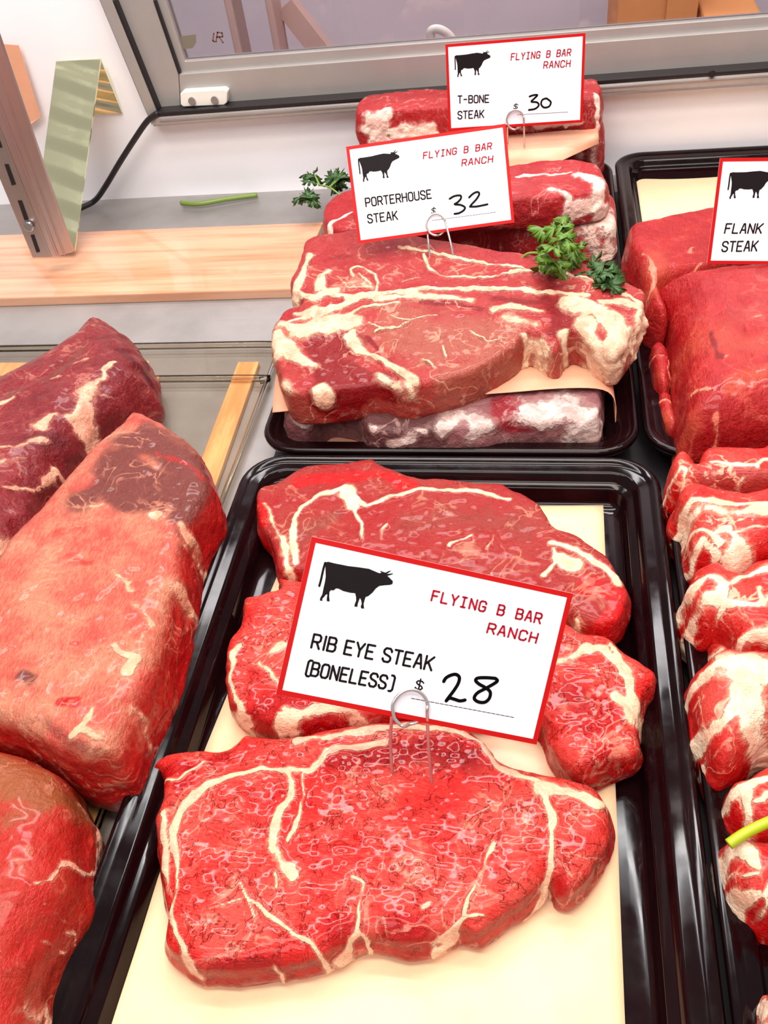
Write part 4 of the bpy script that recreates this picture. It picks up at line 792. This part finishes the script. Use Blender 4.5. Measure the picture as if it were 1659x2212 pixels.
# ------------------------------------------------------------------ price cards
GLY = {  # pen strokes on a 4 x 6 cell
 'A': [[(0, 0), (1.6, 6), (2.4, 6), (4, 0)], [(.6, 2), (3.4, 2)]],
 'B': [[(0, 0), (0, 6), (3, 6), (3.8, 5.2), (3.8, 3.9), (3.1, 3.15), (0, 3.15)], [(3.1, 3.15), (4, 2.4), (4, .9), (3.1, 0), (0, 0)]],
 'C': [[(4, 4.6), (4, 5.1), (3.1, 6), (.9, 6), (0, 5.1), (0, .9), (.9, 0), (3.1, 0), (4, .9), (4, 1.4)]],
 'E': [[(3.8, 0), (0, 0), (0, 6), (3.8, 6)], [(0, 3.1), (3, 3.1)]],
 'F': [[(0, 0), (0, 6), (3.8, 6)], [(0, 3.1), (3, 3.1)]],
 'G': [[(4, 4.6), (4, 5.1), (3.1, 6), (.9, 6), (0, 5.1), (0, .9), (.9, 0), (3.1, 0), (4, .9), (4, 2.8), (2.2, 2.8)]],
 'H': [[(0, 0), (0, 6)], [(4, 0), (4, 6)], [(0, 3.1), (4, 3.1)]],
 'I': [[(2, 0), (2, 6)]],
 'K': [[(0, 0), (0, 6)], [(4, 6), (.4, 2.6)], [(1.3, 3.5), (4, 0)]],
 'L': [[(0, 6), (0, 0), (3.7, 0)]],
 'N': [[(0, 0), (0, 6), (4, 0), (4, 6)]],
 'O': [[(.9, 0), (0, .9), (0, 5.1), (.9, 6), (3.1, 6), (4, 5.1), (4, .9), (3.1, 0), (.9, 0)]],
 'P': [[(0, 0), (0, 6), (3.1, 6), (4, 5.2), (4, 3.5), (3.1, 2.7), (0, 2.7)]],
 'R': [[(0, 0), (0, 6), (3.1, 6), (4, 5.2), (4, 3.6), (3.1, 2.8), (0, 2.8)], [(2.2, 2.8), (4, 0)]],
 'S': [[(4, 4.7), (4, 5.1), (3.1, 6), (.9, 6), (0, 5.1), (0, 4.1), (.7, 3.4), (3.3, 2.6), (4, 1.9), (4, .9), (3.1, 0), (.9, 0), (0, .9), (0, 1.3)]],
 'T': [[(0, 6), (4, 6)], [(2, 0), (2, 6)]],
 'U': [[(0, 6), (0, .9), (.9, 0), (3.1, 0), (4, .9), (4, 6)]],
 'Y': [[(0, 6), (2, 2.8), (4, 6)], [(2, 2.8), (2, 0)]],
 '-': [[(.6, 3), (3.4, 3)]],
 '(': [[(3.4, 6.6), (2.2, 6.6), (1.4, 5.8), (1.4, .2), (2.2, -.6), (3.4, -.6)]],
 ')': [[(.6, 6.6), (1.8, 6.6), (2.6, 5.8), (2.6, .2), (1.8, -.6), (.6, -.6)]],
 '$': [[(3.9, 4.6), (3, 5.4), (1, 5.4), (.2, 4.5), (.8, 3.5), (3.2, 2.5), (3.8, 1.5), (3, .6), (1, .6), (.1, 1.4)], [(2, 6.6), (2, -.6)]],
}
MONO_I = [[(2, 0), (2, 6)], [(.7, 6), (3.3, 6)], [(.7, 0), (3.3, 0)]]
CW, CH = .11, .11/1.7
rib = crop(640, 1140, 2.676); prt = crop(680, 300, 2.37); tbn = crop(830, 0, 2.001)
COW = rib([(165, 200), (185, 196), (215, 204), (300, 221), (360, 228), (420, 237), (455, 252), (478, 262), (492, 260), (482, 246), (500, 254), (515, 259), (530, 252), (546, 246), (546, 250), (530, 262), (522, 267), (560, 263), (556, 269), (526, 278), (540, 290), (558, 308), (556, 325), (540, 330), (510, 332), (480, 336), (460, 350), (440, 375), (415, 395), (400, 400), (394, 420), (389, 440), (392, 467), (375, 466), (372, 455), (378, 440), (375, 420), (368, 405), (362, 420), (355, 440), (353, 457), (335, 455), (338, 440), (346, 420), (345, 400), (340, 378), (310, 375), (270, 365), (245, 352), (230, 350), (215, 362), (200, 360), (192, 370), (190, 395), (193, 426), (176, 424), (176, 405), (180, 385), (172, 385), (160, 400), (150, 410), (152, 422), (136, 421), (138, 405), (150, 385), (155, 360), (159, 340), (166, 310), (170, 280), (169, 250), (168, 225)])
COWTAIL = rib([(167, 203), (158, 232), (151, 262), (143, 300), (133, 336)])
def pose(c0, ax, ay, W=CW):
    c0 = EYE+(np.array(c0)-EYE)*(W/.1); ax = np.array(ax, float); ay = np.array(ay, float)
    ax /= np.linalg.norm(ax); ay -= ax*(ax @ ay); ay /= np.linalg.norm(ay)
    return c0, ax, ay
RIBPOSE = pose([-0.0399, 0.1908, 0.1149], [.935, .065, -.348], [.211, .688, .694])
PORTPOSE = pose([-0.0714, 0.5329, 0.1334], [.987, .162, .021], [-.104, .526, .844], .1095)
TBPOSE = pose([-0.0235, 0.6826, 0.1391], [1, .01, .002], [-.004, .222, .975])
# flank card: only its left edge is in the picture
bl = P(1527, 570, .066); r_ = ray(1556, 336); r_ = r_/np.linalg.norm(r_)
k_ = (bl-EYE) @ r_; e_ = np.linalg.norm(bl-EYE-k_*r_)
tl = EYE+r_*(k_+math.sqrt(max(CH**2-e_**2, 0))*.55)
ay = (tl-bl)/np.linalg.norm(tl-bl); ax = np.array([1., 0, 0]); ax -= ay*(ax @ ay); ax /= np.linalg.norm(ax)
FLPOSE = (bl+ax*CW/2+ay*CH/2, ax, ay)
def uvmap(ps):
    c0, ax, ay = ps; n = np.cross(ax, ay)
    def f(p):
        q = PN(p[0], p[1], c0, n)-c0; return np.array([q @ ax, q @ ay])
    return f
_rf = uvmap(RIBPOSE)
COW_UV = [_rf(p) for p in COW]; TAIL_UV = [_rf(p) for p in COWTAIL]
def text_polys(s, f, lb, rb, lt, mono=False, adv=5.6):
    o = f(lb); X = f(rb)-o; Yv = f(lt)-o
    wid = {c: adv for c in s}
    if not mono: wid['I'] = 2.6; wid['('] = wid[')'] = 4.2
    tot = sum(wid[c] if c != ' ' else (adv if mono else 3.4) for c in s)-(adv-4)
    x = 0; out = []
    for c in s:
        w = (adv if mono else 3.4) if c == ' ' else wid[c]
        if c != ' ':
            g = MONO_I if (c == 'I' and mono) else GLY[c]
            off = -1.3 if (c == 'I' and not mono) else 0
            for st in g: out.append([o+X*((x+off+p[0])/tot)+Yv*(p[1]/6) for p in st])
        x += w
    return out
def price_card(ps, label, texts, price, rule, dollar, dashed=False):
    c0, ax, ay = ps; n = np.cross(ax, ay); n = n if n[1] < 0 else -n
    f = uvmap(ps)
    root = empty('price_card', tuple(c0-ay*CH/2)); tag(root, label, 'sign')
    w, h = CW/2, CH/2
    def pt(u, v, l=0): return c0+ax*u+ay*v+n*l
    pydata('card_sheet', *prism_data([pt(-w, -h), pt(w, -h), pt(w, h), pt(-w, h)], -n*.0006), M['card'], parent=root, origin=c0)
    b = .0021; ring = [(-w, -h), (w, -h), (w, h), (-w, h)]; inn = [(-w+b, -h+b), (w-b, -h+b), (w-b, h-b), (-w+b, h-b)]
    V = [pt(*q, .00012) for q in ring+inn]
    pydata('red_border', V, [[i, (i+1) % 4, 4+(i+1) % 4, 4+i] for i in range(4)], M['border'], parent=root, origin=c0)
    # cow silhouette
    V = [pt(*q, .00015) for q in COW_UV]
    cw = pydata('cow_emblem', V, [list(range(len(V)))], M['ink'], parent=root, origin=c0)
    bm = bmesh.new(); bm.from_mesh(cw.data); bmesh.ops.triangulate(bm, faces=bm.faces, ngon_method='EAR_CLIP')
    tv, tf = strokes_data([TAIL_UV], .00045, c0, ax, ay, n, .00015)
    vs = [bm.verts.new(v-c0) for v in tv]
    for q in tf: bm.faces.new([vs[i] for i in q])
    bm.to_mesh(cw.data); bm.free()
    blk, red = [], []
    for (s, lb, rb, lt, mono) in texts: (red if mono else blk).extend(text_polys(s, f, lb, rb, lt, mono, 6.2 if mono else 5.7))
    pydata('name_lettering', *strokes_data(blk, .00046, c0, ax, ay, n, .00016), M['ink'], parent=root, origin=c0)
    if red: pydata('ranch_lettering', *strokes_data(red, .00040, c0, ax, ay, n, .00016), M['redink'], parent=root, origin=c0)
    if price:
        pydata('handwritten_price', *strokes_data([[p for p in catmull([f(q) for q in st], 6)] for st in price], .0007, c0, ax, ay, n, .0002), M['marker'], parent=root, origin=c0)
    if rule:
        a, b_ = f(rule[0]), f(rule[1]); segs = []
        N = 22
        for k in range(N): segs.append([a+(b_-a)*(k/N), a+(b_-a)*((k+.78)/N)])
        pydata('price_rule', *strokes_data(segs, .00014, c0, ax, ay, n, .00016), M['ink'], parent=root, origin=c0)
    if dollar:
        pydata('dollar_sign', *strokes_data(text_polys('$', f, *dollar, True, 5.6), .0003, c0, ax, ay, n, .00016), M['ink'], parent=root, origin=c0)
    return root
def row(fn, s, lb, rb, lt, mono=False): a, b, c = fn([lb, rb, lt]); return (s, a, b, c, mono)
price_card(RIBPOSE, 'white red-bordered rib eye price card reading 28 in the foreground',
    [row(rib, 'FLYING B BAR', (780, 420), (1408, 553), (794, 364), True), row(rib, 'RANCH', (1102, 605), (1383, 665), (1117, 552), True), row(rib, 'RIB EYE STEAK', (86, 692), (780, 824), (104, 615)), row(rib, '(BONELESS)', (40, 845), (552, 938), (58, 770))],
    [rib([(852, 888), (864, 868), (892, 852), (922, 847), (942, 864), (936, 898), (912, 938), (884, 975), (866, 1000)]), rib([(866, 1000), (885, 984), (912, 990), (945, 1000), (975, 995)]), rib([(1150, 870), (1100, 866), (1050, 868), (1036, 882), (1055, 902), (1090, 922), (1120, 948), (1115, 985), (1088, 1008), (1050, 1005), (1028, 985), (1045, 955), (1090, 930), (1140, 902), (1162, 884), (1150, 870)])],
    rib([(665, 985), (1262, 1097)]), rib([(683, 935), (727, 943), (696, 876)]))
price_card(PORTPOSE, 'white red-bordered porterhouse price card reading 32, tilted slightly left',
    [row(prt, 'FLYING B BAR', (556, 102), (903, 52), (558, 70), True), row(prt, 'RANCH', (753, 139), (909, 119), (756, 107), True), row(prt, 'PORTERHOUSE', (263, 347), (598, 303), (258, 305)), row(prt, 'STEAK', (274, 431), (424, 412), (269, 389))],
    [prt([(690, 307), (715, 293), (745, 290), (748, 305), (732, 324), (716, 335), (745, 338), (768, 350), (762, 366), (738, 380), (715, 384)]), prt([(790, 300), (810, 281), (832, 272), (842, 282), (828, 308), (804, 334), (794, 347)]), prt([(794, 347), (830, 346), (884, 335)])],
    prt([(600, 418), (928, 375)]), prt([(596, 386), (618, 383), (598, 354)]))
price_card(TBPOSE, 'white red-bordered t-bone price card reading 30, farthest back',
    [row(tbn, 'FLYING B BAR', (548, 260), (804, 240), (551, 232), True), row(tbn, 'RANCH', (689, 295), (802, 288), (692, 267), True), row(tbn, 'T-BONE', (319, 446), (452, 442), (319, 415)), row(tbn, 'STEAK', (319, 514), (430, 508), (319, 482))],
    [tbn([(628, 417), (645, 411), (662, 411), (648, 426), (636, 439), (660, 442), (668, 455), (652, 470), (625, 475)]), tbn([(700, 425), (684, 431), (678, 449), (690, 464), (712, 460), (720, 441), (702, 425)])],
    tbn([(575, 496), (795, 484)]), tbn([(558, 472), (577, 470), (560, 450)]))
fk = crop(1259, 300, 3.16)
price_card(FLPOSE, 'white flank steak price card cut off by the right edge', [row(fk, 'FLANK', (967, 643), (1216, 643), (981, 580)), row(fk, 'STEAK', (948, 768), (1186, 764), (958, 702))], [], None, None)

def wire_holder(ps, label, foot_l, foot_r, ring_c, ring_r, zfoot):
    """bent wire clip: two prongs in the meat, a coil gripping the card"""
    c0, ax, ay = ps; n = np.cross(ax, ay); n = n if n[1] < 0 else -n
    f = uvmap(ps); cu = f(ring_c); r = ring_r
    lo = .0016
    def pt(u, v, l): return c0+ax*u+ay*v+n*l
    fr, fl_ = P(*foot_r, zfoot), P(*foot_l, zfoot)
    path = [fr-np.array([0, 0, .008]), fr*.5+pt(cu[0]+r*1.02, cu[1]-r*.3, lo)*.5]
    path += [pt(cu[0]+r*math.cos(a), cu[1]+r*math.sin(a)*1.12, lo) for a in np.radians(np.arange(0, 200, 20))]
    path += [pt(cu[0]+r*.94*math.cos(a), cu[1]+r*1.0*math.sin(a), lo if a < math.radians(270) else lo*(1-2*min(1, (a-math.radians(262))/.3))) for a in np.radians(np.arange(215, 300, 17))]
    path += [pt(cu[0]+r*.94*math.cos(a), cu[1]+r*1.0*math.sin(a), -lo) for a in np.radians(np.arange(310, 545, 22))]
    path += [fl_*.5+pt(cu[0]-r*1.0, cu[1]-r*.4, -lo)*.5, fl_-np.array([0, 0, .008])]
    o = pydata('wire_card_holder', *tube_data(catmull(path, 6), .00075, 8), M['wire'], origin=fr, smooth=True); tag(o, label, 'clip', 'bent wire card holders')
wire_holder(RIBPOSE, 'bent wire clip stuck in the nearest rib eye steak, gripping its price card', (845, 1668), (932, 1690), (884, 1530), .0073, .0225)
wire_holder(PORTPOSE, 'bent wire clip stuck in the top porterhouse steak, gripping its price card', (930, 563), (985, 568), (942, 487), .0068, .068)
wire_holder(TBPOSE, 'bent wire clip holding the t-bone price card at the back', (1098, 318), (1133, 325), (1113, 259), .0070, .06)

# ------------------------------------------------------------------ parsley
def leaf_mesh(size, seed):
    rnd = random.Random(seed); V = [(0, 0, 0)]; n = 42; per = []
    for k in range(n+1):
        a = math.radians(-125+250*k/n)
        lob = .62+.38*abs(math.cos(1.5*a))**.6
        teeth = 1+.22*math.sin(k*2.2+seed)+.10*rnd.uniform(-1, 1)
        r = size*lob*teeth
        per.append((r*math.cos(a), r*math.sin(a)))
    for s in (.5, 1.):
        for (x, y) in per:
            z = .22*size*math.sin(7*math.atan2(y, x)+seed)*s*s-.35*size*s*s+rnd.uniform(-.05, .05)*size
            V.append((x*s, y*s, z))
    F = []
    m = n+1
    for k in range(n):
        F.append([0, 1+k, 2+k]); F.append([1+k, 1+m+k, 2+m+k, 2+k])
    me = bpy.data.meshes.new('leaf'); me.from_pydata(V, [], F); me.update(); return me
def sprig(name, label, stems, leaves, mat, smat, group=None):
    """stems: list of world polylines; leaves: (position, size)"""
    og = np.array(stems[0][0]) if stems else np.array(leaves[0][0])
    root = empty(name, tuple(og)); tag(root, label, 'parsley', group)
    for st in stems:
        pth = catmull(st, 6)
        pydata('stem', *tube_data(pth, np.linspace(.0011, .0007, len(pth)), 8), smat, parent=root, origin=st[0], smooth=True)
    rnd = random.Random(sum(map(ord, label)))
    for k, (p, sz) in enumerate(leaves):
        o = link('leaf', leaf_mesh(sz, k+len(label)), mat, root, np.array(p)-og, True)
        o.rotation_euler = (rnd.uniform(-.7, .7), rnd.uniform(-.6, .6), rnd.uniform(0, 6.28))
        m = o.modifiers.new('thick', 'SOLIDIFY'); m.thickness = .0003
    return root
rp = random.Random(5)
def cluster(cx, cy, z, w, h, n, sz, zr=.012):
    return [(P(cx+rp.uniform(-w, w), cy+rp.uniform(-h, h), z+rp.uniform(-zr, zr)), sz*rp.uniform(.75, 1.2)) for _ in range(n)]
sprig('parsley_sprig', 'bright green parsley sprig lying on the porterhouse steaks right of their price card', [[P(1122, 566, .066), P(1140, 548, .072), P(1180, 545, .076), P(1205, 530, .08)], [P(1205, 530, .08), P(1210, 500, .088), P(1218, 475, .092)], [P(1205, 530, .08), P(1220, 575, .076)]],
      cluster(1200, 505, .088, 28, 22, 7, .0085)+cluster(1215, 545, .084, 34, 22, 9, .0085)+cluster(1195, 578, .074, 28, 14, 6, .008)+cluster(1218, 475, .092, 6, 10, 3, .0075), M['leaf'], M['stem'])
sprig('parsley_sprig', 'darker parsley tuft between the porterhouse stack and the flank tray rim', [[P(1262, 596, .062), P(1300, 590, .066), P(1335, 602, .062)]],
      cluster(1285, 580, .069, 30, 12, 9, .009, .005)+cluster(1325, 604, .064, 22, 18, 10, .009, .006), M['leafdark'], M['stem'])
sprig('parsley_sprig', 'parsley sprig on the steel deck left of the porterhouse price card', [[P(758, 450, .02), P(738, 425, .03), P(712, 405, .036), P(690, 400, .036)], [P(712, 405, .036), P(725, 392, .04)], [P(690, 400, .036), P(680, 378, .04)]],
      cluster(660, 415, .028, 16, 16, 5, .0095, .006)+cluster(678, 385, .036, 14, 14, 5, .0095, .006)+cluster(727, 387, .036, 12, 12, 5, .0095, .006)+cluster(732, 410, .024, 10, 12, 2, .008, .004), M['leafdark'], M['stem'])
sprig('parsley_sprig', 'small green parsley bit behind the far end of the tenderloin', [[P(160, 772, .02), P(152, 752, .026)]], cluster(152, 757, .024, 10, 10, 5, .008, .004), M['leaf'], M['stem'])
sprig('parsley_sprig', 'tiny green parsley leaf between the tenderloin and the pink roast at the left edge', [[P(-8, 1290, .05), P(6, 1286, .054)]], cluster(4, 1287, .054, 8, 9, 4, .005, .002), M['leaf'], M['stem'])
st = [P(392, 438, .0), P(430, 440, .001), P(490, 430, .001), P(556, 421, .0)]
o = pydata('herb_stalk', *tube_data(catmull(st, 8), .0025, 10), M['stem'], origin=st[0], smooth=True); tag(o, 'loose green stem lying on the grey deck below the door track', 'stem')
st = [P(1574, 1824, .040), P(1610, 1800, .042), P(1660, 1776, .043), P(1760, 1735, .042)]
o = pydata('herb_stalk', *tube_data(catmull(st, 8), .0021, 10), M['stemyellow'], origin=st[0], smooth=True); tag(o, 'yellow green stem lying across the chops at the right edge', 'stem')
